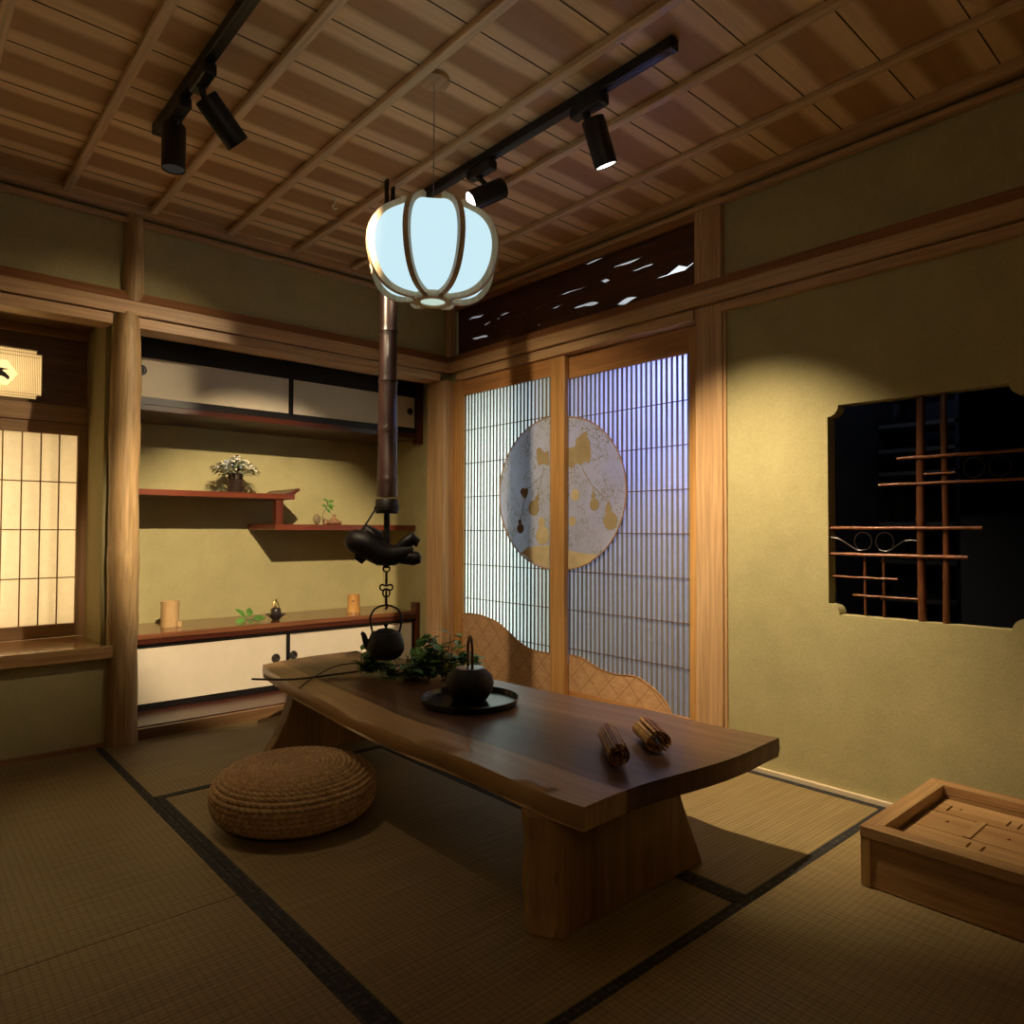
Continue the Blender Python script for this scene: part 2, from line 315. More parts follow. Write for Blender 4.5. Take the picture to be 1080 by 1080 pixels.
# ---------------------------------------------------------------- geometry helpers
class MB:
    def __init__(s): s.v = []; s.f = []; s.m = []; s.uv = None
    def add(s, vs_, fs, mi=0):
        o = len(s.v); s.v += [tuple(p) for p in vs_]; s.f += [tuple(i+o for i in f) for f in fs]; s.m += [mi]*len(fs); return s
    def box(s, x0, x1, y0, y1, z0, z1, mi=0, mat=None):
        vv = [(x, y, z) for x in (x0, x1) for y in (y0, y1) for z in (z0, z1)]
        if mat is not None: vv = [tuple(mat @ Vector(p)) for p in vv]
        return s.add(vv, [(0,1,3,2),(4,6,7,5),(0,4,5,1),(2,3,7,6),(0,2,6,4),(1,5,7,3)], mi)
    def tube(s, pts, rad, seg=12, caps=True, mi=0, closed=False):
        pts = [Vector(p) for p in pts]; n = len(pts)
        if isinstance(rad, (int, float)): rad = [rad]*n
        t0 = (pts[1]-pts[0]).normalized()
        up = Vector((0,0,1)) if abs(t0.z) < 0.9 else Vector((1,0,0))
        u = t0.cross(up).normalized(); vs_ = []
        for i, p in enumerate(pts):
            a = pts[(i-1) % n] if (i > 0 or closed) else pts[0]
            b = pts[(i+1) % n] if (i < n-1 or closed) else pts[-1]
            t = (b-a).normalized(); u = (u - t*u.dot(t)).normalized(); w_ = t.cross(u)
            for k in range(seg):
                q = 2*PI*k/seg; vs_.append(p + (u*math.cos(q)+w_*math.sin(q))*rad[i])
        fs = []
        for i in range(n if closed else n-1):
            j = (i+1) % n
            for k in range(seg): fs.append((i*seg+k, i*seg+(k+1) % seg, j*seg+(k+1) % seg, j*seg+k))
        if caps and not closed: fs.append(tuple(range(seg))[::-1]); fs.append(tuple((n-1)*seg+k for k in range(seg)))
        return s.add(vs_, fs, mi)
    def cyl(s, p0, p1, r0, r1=None, seg=20, mi=0): return s.tube([p0, p1], [r0, r0 if r1 is None else r1], seg, True, mi)
    def lathe(s, prof, cx=0, cy=0, z0=0, seg=32, mi=0):
        vs_ = []; fs = []
        for r, z in prof:
            for k in range(seg):
                a = 2*PI*k/seg; vs_.append((cx+max(r, 1e-4)*math.cos(a), cy+max(r, 1e-4)*math.sin(a), z0+z))
        for i in range(len(prof)-1):
            for k in range(seg): fs.append((i*seg+k, i*seg+(k+1) % seg, (i+1)*seg+(k+1) % seg, (i+1)*seg+k))
        cl_ = prof[0] == prof[-1]
        if prof[0][0] > 1e-3 and not cl_: fs.append(tuple(range(seg))[::-1])
        if not cl_ and prof[-1][0] > 1e-3: fs.append(tuple((len(prof)-1)*seg+k for k in range(seg)))
        return s.add(vs_, fs, mi)
    def ball(s, c, r, seg=12, rings=8, mi=0, sc=(1,1,1)):
        prof = [(math.sin(PI*i/rings), -math.cos(PI*i/rings)) for i in range(rings+1)]
        vs_ = []; fs = []
        for a, z in prof:
            for k in range(seg):
                q = 2*PI*k/seg; vs_.append((c[0]+r*sc[0]*max(a, 1e-3)*math.cos(q), c[1]+r*sc[1]*max(a, 1e-3)*math.sin(q), c[2]+r*sc[2]*z))
        for i in range(rings):
            for k in range(seg): fs.append((i*seg+k, i*seg+(k+1) % seg, (i+1)*seg+(k+1) % seg, (i+1)*seg+k))
        return s.add(vs_, fs, mi)
    def leaf(s, base, d, nrm, L, W, mi=0, curl=0.15):
        base = Vector(base); d = Vector(d).normalized(); nrm = Vector(nrm)
        side = d.cross(nrm)
        if side.length < 1e-3: side = d.cross(Vector((1,0.3,0.2)))
        side.normalize(); nn = side.cross(d).normalized()
        rows = [(0, 0.05), (0.25, 0.8), (0.5, 1.0), (0.75, 0.7), (1.0, 0.03)]
        vs_ = []
        for t, wd in rows:
            cpos = base + d*L*t - nn*curl*L*t*t
            vs_ += [cpos - side*W*0.5*wd + nn*W*0.12*wd, cpos, cpos + side*W*0.5*wd + nn*W*0.12*wd]
        fs = []
        for i in range(4):
            a = i*3; fs += [(a, a+1, a+4, a+3), (a+1, a+2, a+5, a+4)]
        return s.add(vs_, fs, mi)
    def build(s, name, mat, parent=None, loc=None, smooth=False, bevel=0.0, label=None, seg=2):
        me = bpy.data.meshes.new(name)
        off = Vector(loc) if loc is not None else Vector((0,0,0))
        me.from_pydata([tuple(Vector(p)-off) for p in s.v], [], s.f)
        for mm in (mat if isinstance(mat, (list, tuple)) else [mat]): me.materials.append(mm)
        for p, mi in zip(me.polygons, s.m): p.material_index = mi
        bm = bmesh.new(); bm.from_mesh(me); bmesh.ops.recalc_face_normals(bm, faces=bm.faces); bm.to_mesh(me); bm.free()
        if smooth:
            me.polygons.foreach_set('use_smooth', [True]*len(me.polygons))
            try: me.set_sharp_from_angle(angle=math.radians(50))
            except Exception: pass
        o = bpy.data.objects.new(name, me); C.objects.link(o); o.location = off
        if parent is not None:
            o.parent = parent; o.location = off - world_loc(parent)
        if bevel:
            bv = o.modifiers.new('bevel', 'BEVEL'); bv.width = bevel; bv.segments = seg; bv.limit_method = 'ANGLE'; bv.angle_limit = math.radians(40)
        if label: o['label'] = label
        return o
def world_loc(o):
    p = o.location.copy()
    while o.parent is not None: o = o.parent; p = p + o.location
    return p
def thing(name, label, cat, loc, group=None, kind=None):
    o = bpy.data.objects.new(name, None); o.empty_display_size = 0.05; C.objects.link(o); o.location = loc
    if kind: o['kind'] = kind
    else: o['label'] = label; o['category'] = cat
    if group: o['group'] = group
    return o
def tag(o, label, cat, group=None):
    o['label'] = label; o['category'] = cat
    if group: o['group'] = group
    return o
def struct(o, label=None):
    o['kind'] = 'structure'
    if label: o['label'] = label
    return o
def sbox(name, mat, *b, bevel=0.003, label=None): return struct(MB().box(*b).build(name, mat, bevel=bevel), label)
def poly_prism(loops, depth, mapfn):
    """filled 2D polygon (first loop outer, others holes) extruded to +-depth/2, mapped to 3D"""
    cu = bpy.data.curves.new('tmp', 'CURVE'); cu.dimensions = '2D'; cu.fill_mode = 'BOTH'; cu.extrude = depth/2
    for lp in loops:
        sp = cu.splines.new('POLY'); sp.points.add(len(lp)-1); sp.use_cyclic_u = True
        for p, q in zip(sp.points, lp): p.co = (q[0], q[1], 0, 1)
    o = bpy.data.objects.new('tmp', cu); C.objects.link(o)
    dg = bpy.context.evaluated_depsgraph_get(); me = bpy.data.meshes.new_from_object(o.evaluated_get(dg))
    bpy.data.objects.remove(o); bpy.data.curves.remove(cu)
    mb = MB(); mb.add([mapfn(v.co) for v in me.vertices], [tuple(p.vertices) for p in me.polygons])
    bpy.data.meshes.remove(me)
    return mb
def smooth_loop(pts, n=6, closed=True):
    out = []; L = len(pts)
    rng = range(L if closed else L-1)
    for i in rng:
        g = (lambda k: pts[k % L]) if closed else (lambda k: pts[min(max(k, 0), L-1)])
        p0, p1, p2, p3 = g(i-1), g(i), g(i+1), g(i+2)
        for k in range(n):
            t = k/n
            out.append(tuple(0.5*((2*b)+(-a+c)*t+(2*a-5*b+4*c-d)*t*t+(-a+3*b-3*c+d)*t**3) for a, b, c, d in zip(p0, p1, p2, p3)))
    if not closed: out.append(tuple(pts[-1]))
    return out
def circ(cy, cz, r, n=20, ry=None): return [(cy+(ry or r)*math.cos(2*PI*k/n), cz+r*math.sin(2*PI*k/n)) for k in range(n)]

# ================================================================ ROOM SHELL
YF, XL = -4.5, -3.9                       # front and left limits of the room
sbox('floor', m_dark_panel, XL, 0.10, YF, 0.0, -0.10, -0.045, bevel=0)
# ceiling boards with battens
cl = MB().box(XL, 0.10, YF, 0.04, 2.405, 2.46).build('ceiling', m_ceil); struct(cl)
y = -2.43 - 0.242*8
gaps = MB()
while y < 0:
    gaps.box(XL+0.01, 0.0, y-0.0016, y+0.0016, 2.4035, 2.406); y += 0.242
gaps.build('board_joint', m_slot, cl)
for bxx in (-0.333,-0.705,-1.042,-1.378,-1.721,-2.06,-2.39,-2.73,-3.07,-3.41):
    MB().box(bxx-0.016, bxx+0.016, YF, -0.055, 2.382, 2.405).build('batten', m_batten, cl, bevel=0.004)
# cornice (two steps)
sbox('trim_1', m_hx, XL, 0.0, -0.058, 0.0, 2.368, 2.405)
sbox('trim_2', m_hy, -0.058, 0.0, YF, -0.058, 2.368, 2.405)
sbox('trim_3', m_hx, XL, -0.045, -0.022, 0.012, 2.330, 2.352)
sbox('trim_4', m_hy, -0.022, 0.012, YF, -0.045, 2.330, 2.352)
# right wall with door opening, transom opening and notched window
def notch(y0, y1, z0, z1, r=0.040):
    pts = []
    def arc(cy, cz, a0, a1):
        for k in range(7):
            a = a0+(a1-a0)*k/6; pts.append((cy+r*math.cos(a), cz+r*math.sin(a)))
    arc(y1, z0, PI, PI/2); arc(y1, z1, -PI/2, -PI); arc(y0, z1, 0, -PI/2); arc(y0, z0, PI/2, 0)
    return pts
outer = [(YF,-0.05),(0.02,-0.05),(0.02,2.41),(YF,2.41)]
doorh = [(-1.80,-0.04),(-0.04,-0.04),(-0.04,1.89),(-1.80,1.89)]
ranh = [(-1.80,2.0),(-0.04,2.0),(-0.04,2.34),(-1.80,2.34)]
winh = notch(-2.948,-2.336,0.646,1.420)
wr = poly_prism([outer, doorh, ranh, winh], 0.060, lambda c: (0.045+c.z, c.x, c.y)).build('wall_right', m_plaster); struct(wr)
# back wall with the window alcove and the shelf recess openings
outer = [(XL,-0.05),(0.06,-0.05),(0.06,2.41),(XL,2.41)]
toko = [(-3.0,0.385),(-1.86,0.385),(-1.86,1.89),(-3.0,1.89)]
rec = [(-1.775,-0.04),(-0.045,-0.04),(-0.045,1.89),(-1.775,1.89)]
wb = poly_prism([outer, toko, rec], 0.050, lambda c: (c.x, 0.040+c.z, c.y)).build('wall_back', m_plaster); struct(wb)
sbox('wall_left', m_plaster, XL-0.05, XL, YF, 0.06, -0.05, 2.41, bevel=0)
sbox('wall_front', m_plaster, XL, 0.07, YF-0.05, YF, -0.05, 2.41, bevel=0)
# recess shell
rs = MB(); rs.box(-1.86, 0.06, 0.77, 0.82, -0.05, 2.0)
rs.box(-1.845, -1.780, 0.066, 0.77, -0.05, 2.0); rs.box(0.002, 0.045, 0.066, 0.77, -0.05, 2.0); rs.box(-1.86, 0.06, 0.066, 0.82, 1.93, 2.0)
struct(rs.build('wall_recess', m_plaster))
# raised red board floor of the recess
sbox('trim_5', m_reddk, -1.78, -0.0, 0.035, 0.77, -0.04, 0.050)
sbox('trim_6', m_dark_panel, -1.775, -0.08, 0.0, 0.033, -0.04, 0.046)
# alcove with paper window: side wall, back framing, ceiling
tk = MB(); tk.box(-1.880, -1.846, 0.066, 0.80, 0.30, 1.95); tk.box(-3.05, -3.0, 0.066, 0.80, 0.30, 1.95)
struct(tk.build('wall_alcove', m_plaster))
sbox('trim_7', m_dark_panel, -3.0, -1.88, 0.0, 0.46, 1.90, 1.95)
# nageshi beam (red-tinted sloped upper face + light front), kamoi below
def nageshi_x(name, x0, x1, s=1):
    mb = MB(); mb.add([(x0,-0.034,1.915),(x1,-0.034,1.915),(x1,-0.034,1.975),(x0,-0.034,1.975),(x0,0.0,2.022),(x1,0.0,2.022),(x0,0.0,1.915),(x1,0.0,1.915)],
        [(0,1,2,3),(4,6,7,5),(0,6,7,1),(0,3,4,6),(1,7,5,2)], 0)
    mb.add([(x0,-0.0345,1.975),(x1,-0.0345,1.975),(x1,-0.010,2.022),(x0,-0.010,2.022),(x0,0.012,2.022),(x1,0.012,2.022),(x0,0.012,1.975),(x1,0.012,1.975)],
        [(0,1,2,3),(3,2,5,4),(4,5,7,6),(0,3,4,6),(1,7,5,2)], 1)
    return struct(mb.build(name, [m_hx, m_rx]))
nageshi_x('trim_8', XL, -0.034)
mb = MB(); x0, x1 = YF, -0.034
mb.add([(-0.034,x0,1.915),(-0.034,x1,1.915),(-0.034,x1,1.975),(-0.034,x0,1.975),(0.0,x0,2.022),(0.0,x1,2.022),(0.0,x0,1.915),(0.0,x1,1.915)], [(0,1,2,3),(4,6,7,5),(0,6,7,1),(0,3,4,6),(1,7,5,2)], 0)
mb.add([(-0.0345,x0,1.975),(-0.0345,x1,1.975),(-0.010,x1,2.022),(-0.010,x0,2.022),(0.012,x0,2.022),(0.012,x1,2.022),(0.012,x0,1.975),(0.012,x1,1.975)], [(0,1,2,3),(3,2,5,4),(4,5,7,6),(0,3,4,6),(1,7,5,2)], 1)
struct(mb.build('trim_9', [m_hy, m_ry]))
sbox('trim_10', m_hx, XL, -1.87, -0.018, 0.10, 1.862, 1.910)
sbox('trim_11', m_hx, -1.790, -0.085, -0.018, 0.12, 1.862, 1.910)
sbox('trim_12', m_hy, -0.018, 0.09, -1.772, -0.085, 1.862, 1.910)
sbox('trim_13', m_hy, -0.018, 0.05, YF, -1.908, 1.872, 1.910)
# corner post, door post, transom posts
sbox('trim_14', m_hz, -0.085, 0.012, -0.050, 0.12, 0.0, 1.862)
sbox('trim_15', m_hz, -0.008, 0.10, -1.906, -1.776, -0.04, 1.912)
sbox('trim_16', m_hz, -0.012, 0.09, -1.904, -1.775, 2.012, 2.368)
sbox('trim_17', m_hz, -0.036, 0.012, -0.050, 0.0, 2.012, 2.368)
sbox('trim_18', m_dz, -0.006, 0.10, -0.125, -0.050, 0.0, 1.862)
sbox('trim_19', m_ry, -0.010, 0.012, -1.775, -0.050, 2.300, 2.332)
sbox('trim_20', m_hy, -0.010, 0.095, -1.772, -0.05, -0.04, 0.006)
# thin pale strips at the foot and side of the right wall
sbox('baseboard_right', m_pale, -0.004, 0.014, YF, -1.908, -0.04, 0.014, bevel=0.001)
sbox('trim_21', m_hz, 0.004, 0.014, -1.918, -1.906, 0.014, 1.872, bevel=0.001)
sbox('baseboard_back', m_rx, XL, -1.87, -0.012, 0.014, -0.04, 0.014, bevel=0.001)
# peeled log post, lower part and the part above the beam
def log_post(name, cx, cy, r, z0, z1, seed):
    rnd = random.Random(seed); pts = []; rr = []; n = 34
    for i in range(n+1):
        z = z0+(z1-z0)*i/n
        pts.append((cx+0.004*math.sin(z*3+seed), cy+0.003*math.sin(z*5), z))
        rr.append(r*(1+0.035*math.sin(z*9+seed)+0.025*math.sin(z*23+seed*2)+0.025*rnd.uniform(-1, 1)))
    if z1 < 1.95: rr[-1] *= 0.70; rr[-2] *= 0.80; rr[-3] *= 0.92
    return struct(MB().tube(pts, rr, 26).build(name, m_log, smooth=True))
log_post('trim_22', -1.806, 0.005, 0.062, -0.04, 1.925, 1)
log_post('trim_23', -1.788, 0.010, 0.041, 1.98, 2.368, 2)

# ---------------------------------------------------------------- paper window (alcove)
win = thing('window_1', '', '', (-2.44, 0.42, 0.44), kind='structure')
fr = MB(); fr.box(-1.920,-1.885,0.405,0.445,0.44,1.46); fr.box(-2.97,-2.935,0.405,0.445,0.44,1.46); fr.build('side_frame', m_bz, win, bevel=0.002)
fr = MB(); fr.box(-2.935,-1.92,0.405,0.445,0.44,0.502); fr.box(-2.935,-1.92,0.405,0.445,1.400,1.455); fr.build('rail', m_bx, win, bevel=0.002)
kb = MB()
for k in range(1, 14): kb.box(-1.92-0.0735*k-0.0025, -1.92-0.0735*k+0.0025, 0.412, 0.422, 0.502, 1.40)
for k in range(1, 4): kb.box(-2.935,-1.92,0.411,0.421,1.40-0.2265*k-0.0025,1.40-0.2265*k+0.0025)
kb.build('kumiko', m_kumiko, win)
MB().box(-2.935,-1.92,0.424,0.426,0.502,1.40).build('paper', m_shoji, win)
kb = MB()
for k in range(1, 14): kb.box(-1.94-0.0735*k-0.006, -1.94-0.0735*k+0.006, 0.462, 0.472, 0.50, 1.40)
kb.build('rear_bar', m_kumiko, win)
ol = [(-3.0,0.0),(-1.885,0.0),(-1.885,0.385),(-1.850,0.385)]
sl = MB().box(-2.998,-1.882,-0.028,0.404,0.385,0.440); sl.box(-1.884,-1.850,-0.028,-0.002,0.385,0.440)
sl.build('window_sill', m_sill, win, bevel=0.003)
# frames and boards above the window
sbox('trim_24', m_bz, -1.886, -1.864+0.0, 0.395, 0.46, 0.44, 1.90)
sbox('trim_25', m_bx, -3.0, -1.886, 0.392, 0.46, 1.456, 1.535)
sbox('trim_26', m_bx, -3.0, -1.886, 0.398, 0.46, 1.86, 1.90)
hx0, hx1, hz0, hz1 = -2.62, -2.069, 1.556, 1.786
st = 0.018
def stepped(x0, x1, z0, z1, s):
    return [(x0+s,z0),(x1-s,z0),(x1-s,z0+s),(x1,z0+s),(x1,z1-s),(x1-s,z1-s),(x1-s,z1),(x0+s,z1),(x0+s,z1-s),(x0,z1-s),(x0,z0+s),(x0+s,z0+s)]
pb = poly_prism([[(-3.0,1.535),(-1.886,1.535),(-1.886,1.86),(-3.0,1.86)], stepped(hx0,hx1,hz0,hz1,st)], 0.03, lambda c: (c.x, 0.430+c.z, c.y)).build('wall_transom', m_dark_panel); struct(pb)
sbox('trim_27', m_dark_panel, -1.915, -1.886, 0.400, 0.4145, 1.535, 1.86)
# lit transom lattice panel
tp = thing('lattice_transom', 'warmly lit notched lattice panel with dark silhouette above the paper window', 'lit panel', ((hx0+hx1)/2, 0.43, hz0))
MB().box(hx0,hx1,0.4475,0.4490,hz0,hz1).build('paper', m_shoji, tp)
sm = MB(); xx = hx1-0.008
cxm = (hx0+hx1)/2+0.03
while xx > hx0+0.006:
    u = abs(xx-cxm)
    if u < 0.155:
        h = 0.058 if u < 0.115 else 0.058*(0.155-u)/0.04
        sm.box(xx-0.0012,xx+0.0012,0.432,0.438,hz0,1.668-h); sm.box(xx-0.0012,xx+0.0012,0.432,0.438,1.668+h,hz1)
    else: sm.box(xx-0.0012,xx+0.0012,0.432,0.438,hz0+(st if xx > hx1-st or xx < hx0+st else 0),hz1-(st if xx > hx1-st or xx < hx0+st else 0))
    xx -= 0.0066
sm.build('fine_slat', m_pale_slat, tp)
rr_ = MB()
for z in (hz0+0.014, hz0+0.026, hz1-0.014, hz1-0.030): rr_.box(hx0+0.004,hx1-0.004,0.4395,0.4445,z-0.0012,z+0.0012)
rr_.build('cross_rail', m_kumiko, tp)
bird = [(-2.44,1.665),(-2.40,1.70),(-2.34,1.692),(-2.28,1.690),(-2.23,1.690),(-2.194,1.687),(-2.218,1.679),(-2.205,1.668),(-2.191,1.651),(-2.197,1.639),(-2.211,1.648),(-2.229,1.652),(-2.27,1.640),(-2.33,1.655),(-2.38,1.645)]
poly_prism([smooth_loop(bird, 4)], 0.004, lambda c: (c.x, 0.4455+c.z*0.3, c.y)).build('silhouette', m_ink, tp)
# light box closing the space behind the window
lb = MB(); lb.box(-3.05,-1.84,0.80,0.84,0.30,1.95); lb.box(-3.0,-1.88,0.46,0.80,0.30,0.34); lb.box(-3.0,-1.88,0.46,0.80,1.90,1.95); lb.box(-3.0,-1.88,0.464,0.798,1.47,1.50)
struct(lb.build('wall_lightbox', m_white))

# ---------------------------------------------------------------- sliding doors
def sliding_door(n, y0, y1, xf, lat_y0, lat_y1, ztop, zbot, wave, stile_mat=m_dz):
    d = thing('door_%d' % n, '', '', (xf, (y0+y1)/2, 0.0), kind='structure')
    for a, b_ in ((y0, lat_y0), (lat_y1, y1)): MB().box(xf, xf+0.030, a, b_, 0.008, 1.860).build('stile', stile_mat, d, bevel=0.002)
    MB().box(xf+0.001, xf+0.029, lat_y0, lat_y1, ztop, 1.860).build('top_rail', m_dy, d, bevel=0.001)
    MB().box(xf+0.001, xf+0.029, lat_y0, lat_y1, 0.008, zbot).build('bottom_rail', m_dy, d, bevel=0.001)
    sl = MB(); yy = lat_y0+0.012
    while yy < lat_y1-0.006:
        sl.box(xf+0.0085, xf+0.0125, yy-0.0052, yy+0.0052, zbot, ztop); yy += 0.0290
    sl.build('lattice', m_lattice, d)
    rd = MB()
    for k in range(8):
        z = 1.535-0.1985*k if n == 2 else 1.554-0.2015*k
        if z < zbot+0.02: continue
        rd.box(xf+0.0052, xf+0.0072, lat_y0, lat_y1, z-0.0022, z+0.0022)
    rd.build('cross_rod', m_rod, d)
    MB().box(xf+0.0130, xf+0.0145, lat_y0, lat_y1, zbot, ztop).build('backing', m_back, d)
    poly_prism([wave], 0.008, lambda c: (xf+0.0065+c.z*0.6, c.x, c.y)).build('wave_panel', m_weave, d)
    edge = [p for p in wave if not (abs(p[1]-zbot) < 1e-4)]
    MB().tube([(xf+0.002, p[0], p[1]) for p in edge], 0.0022, 6).build('wave_edge', m_dy, d)
    return d
w1 = [(-0.126,0.450),(-0.21,0.458),(-0.303,0.457),(-0.38,0.446),(-0.46,0.428),(-0.55,0.385),(-0.638,0.341),(-0.722,0.315),(-0.80,0.309),(-0.878,0.310)]
w2 = [(-0.96,0.314),(-1.055,0.311),(-1.129,0.289),(-1.21,0.266),(-1.30,0.260),(-1.403,0.269),(-1.459,0.254),(-1.527,0.222),(-1.576,0.185),(-1.612,0.136)]
w1s = smooth_loop(w1, 4, False); w2s = smooth_loop(w2, 4, False)
d1 = sliding_door(1, -0.980, -0.126, 0.004, -0.878, -0.130, 1.766, 0.100, [(-0.126,0.100)]+w1s+[(-0.878,0.100)])
d2 = sliding_door(2, -1.776, -0.915, 0.040, -1.713, -0.955, 1.742, 0.130, [(-0.955,0.130)]+w2s[1:-1]+[(-1.616,0.130)])
# the moon disc, half on each door
def half_disc(xf, ylo, yhi, cy, cz, ry, rz, d):
    pts = []
    for k in range(96):
        a = 2*PI*k/96; pts.append((min(max(cy+ry*math.cos(a), ylo), yhi), cz+rz*math.sin(a)))
    q = []
    for p in pts:
        if not q or (abs(p[0]-q[-1][0])+abs(p[1]-q[-1][1])) > 1e-4: q.append(p)
    mo = poly_prism([q], 0.004, lambda c: (xf+c.z*0.5, c.x, c.y)).build('moon_panel', m_moon, d, label='round pale printed panel')
    arc = [(cy+ry*math.cos(2*PI*k/160), cz+rz*math.sin(2*PI*k/160)) for k in range(161)]
    segs = []; cur = []
    for p in arc:
        if ylo <= p[0] <= yhi: cur.append((xf-0.0025, p[0], p[1]))
        elif cur: segs.append(cur); cur = []
    if cur: segs.append(cur)
    t = MB()
    for s_ in segs:
        if len(s_) > 2: t.tube(s_, 0.0035, 6)
    t.build('moon_rim', m_dz, mo)
    return mo
CY, CZ = -0.925, 1.150
moon1 = half_disc(0.0015, -0.880, -0.40, -0.902, 1.149, 0.427, 0.400, d1)
moon2 = half_disc(0.0390, -1.45, -0.958, -0.935, 1.147, 0.425, 0.397, d2)
def gourd(cy, cz, r, nk, tip):
    """gourd outline: belly at (cy,cz), neck centre nk, tip point"""
    return circ(cy, cz, r), circ(nk[0], nk[1], r*0.48), tip
def printed(name, xf, polys, mat, par):
    mb = MB()
    for i_, p in enumerate(polys):
        m2 = poly_prism([p], 0.0006, lambda c: (xf-0.00012*i_+c.z, c.x, c.y)); mb.add(m2.v, m2.f)
    return mb.build(name, mat, par)
def stem_polys(lines, wd=0.004):
    out = []
    for L in lines:
        for (a, b_), (c_, d_) in zip(L[:-1], L[1:]):
            dx, dz = c_-a, d_-b_; ln = math.hypot(dx, dz) or 1; nx, nz = -dz/ln*wd/2, dx/ln*wd/2
            out.append([(a+nx, b_+nz), (c_+nx, d_+nz), (c_-nx, d_-nz), (a-nx, b_-nz)])
    return out
xf = -0.0008
leafL = [(-0.777,1.389),(-0.804,1.396),(-0.838,1.365),(-0.871,1.372),(-0.878,1.293),(-0.824,1.305),(-0.791,1.298),(-0.781,1.336)]
printed('vine_print', xf, [leafL, circ(-0.758,1.073,0.042), circ(-0.785,1.120,0.018), [(-0.785,1.115),(-0.800,1.165),(-0.770,1.120)]]+stem_polys([[(-0.838,1.281),(-0.795,1.165)],[(-0.825,1.244),(-0.755,1.205),(-0.709,1.174)]]), m_gold, moon1)
printed('pale_gourd_print', xf-0.0004, [circ(-0.826,0.925,0.050), circ(-0.819,0.995,0.026), [(-0.661,0.829),(-0.70,0.852),(-0.745,0.862),(-0.80,0.870),(-0.878,0.872),(-0.878,0.755),(-0.772,0.776)]], m_goldpale, moon1)
printed('dark_gourd_print', xf-0.0006, [[(-0.648,1.165),(-0.668,1.185),(-0.690,1.178),(-0.715,1.180),(-0.712,1.150),(-0.695,1.125),(-0.670,1.135)], circ(-0.653,0.962,0.027), circ(-0.648,0.998,0.014)]+stem_polys([[(-0.688,1.13),(-0.653,1.005)]]), m_golddk, moon1)
xf = 0.0368
leafR = [(-0.958,1.339),(-0.970,1.375),(-1.026,1.384),(-1.032,1.420),(-1.075,1.443),(-1.111,1.459),(-1.105,1.431),(-1.129,1.397),(-1.132,1.362),(-1.135,1.326),(-1.123,1.291),(-1.087,1.303),(-1.069,1.282),(-1.038,1.297),(-1.001,1.272),(-0.976,1.288)]
printed('vine_print', xf, [leafR, circ(-1.158,1.082,0.031), circ(-1.152,1.125,0.015), [(-1.142,1.12),(-1.150,1.175),(-1.162,1.12)], circ(-1.262,1.000,0.044), circ(-1.250,1.055,0.022), [(-1.232,1.055),(-1.247,1.108),(-1.268,1.055)]]+stem_polys([[(-1.075,1.268),(-1.152,1.165)],[(-1.152,1.171),(-1.238,1.102)]]), m_gold, moon2)
printed('pale_gourd_print', xf-0.0004, [circ(-1.026,1.135,0.030), circ(-1.008,1.000,0.026), [(-0.958,0.856),(-1.027,0.842),(-1.135,0.834),(-1.182,0.834),(-1.112,0.785),(-1.039,0.760),(-0.958,0.756)]]+stem_polys([[(-1.001,1.272),(-0.995,1.173)]]), m_goldpale, moon2)

# ---------------------------------------------------------------- carved transom over the doors
slits = [(-1.086,2.313,-1.260,2.309,7),(-1.260,2.238,-1.474,2.239,9),(-1.393,2.190,-1.534,2.188,8),(-1.201,2.195,-1.267,2.179,9),
 (-0.909,2.193,-1.116,2.189,6),(-0.847,2.134,-0.952,2.139,6),(-1.015,2.104,-1.195,2.087,13),(-1.302,2.052,-1.438,2.057,15),(-0.132,2.234,-0.298,2.231,11),
 (-0.288,2.171,-0.358,2.173,8),(-0.407,2.178,-0.439,2.179,6),(-0.438,2.194,-0.531,2.190,6),(-0.752,2.069,-0.774,2.067,6),(-0.175,2.112,-0.336,2.093,12)]
loops = [[(-1.775,2.018),(-0.048,2.018),(-0.048,2.338),(-1.775,2.338)]]
for i, (ya, za, yb, zb, h) in enumerate(slits):
    L = []; n = 9; h *= 0.001; ph = i*1.7
    for k in range(n): 
        t = k/(n-1); L.append((ya+(yb-ya)*t, min(za+(zb-za)*t, 2.305)+h*math.sin(PI*t)**0.7*(0.8+0.3*math.sin(ph+5*t))+0.0006))
    for k in range(n-1, -1, -1):
        t = k/(n-1); L.append((ya+(yb-ya)*t, min(za+(zb-za)*t, 2.305)-h*math.sin(PI*t)**0.7*(0.7+0.35*math.sin(ph*2+7*t))-0.0006))
    loops.append(L)
loops.append([(-1.491,2.120),(-1.60,2.122),(-1.66,2.146),(-1.705,2.128),(-1.742,2.140),(-1.748,2.130),(-1.70,2.110),(-1.65,2.112),(-1.58,2.112)])
rn = thing('carved_transom', 'dark carved pierced transom board with cloud shaped slits above the sliding doors', 'transom', (0.03,-0.91,2.018))
poly_prism(loops, 0.014, lambda c: (0.032+c.z, c.x, c.y)).build('pierced_board', m_ranma, rn)
rel = MB()
rnd = random.Random(3)
for i in range(26):
    ya = -0.1-1.5*rnd.random(); za = 2.045+0.25*rnd.random(); L = rnd.uniform(0.08,0.26)
    pts = [(0.0245, ya-L*t/6, za+0.006*math.sin(t+i)+rnd.uniform(-.002,.002)) for t in range(7)]
    if any(abs(p[2]-(s_[1]+s_[3])/2) < 0.022 and s_[2]-0.03 < p[1] < s_[0]+0.03 for p in pts for s_ in slits+[(-1.49,2.12,-1.75,2.13)]): continue
    rel.tube(pts, [0.002]+[0.0045]*5+[0.002], 6)
rel.build('carved_cloud_ridge', m_ranma, rn, smooth=True)

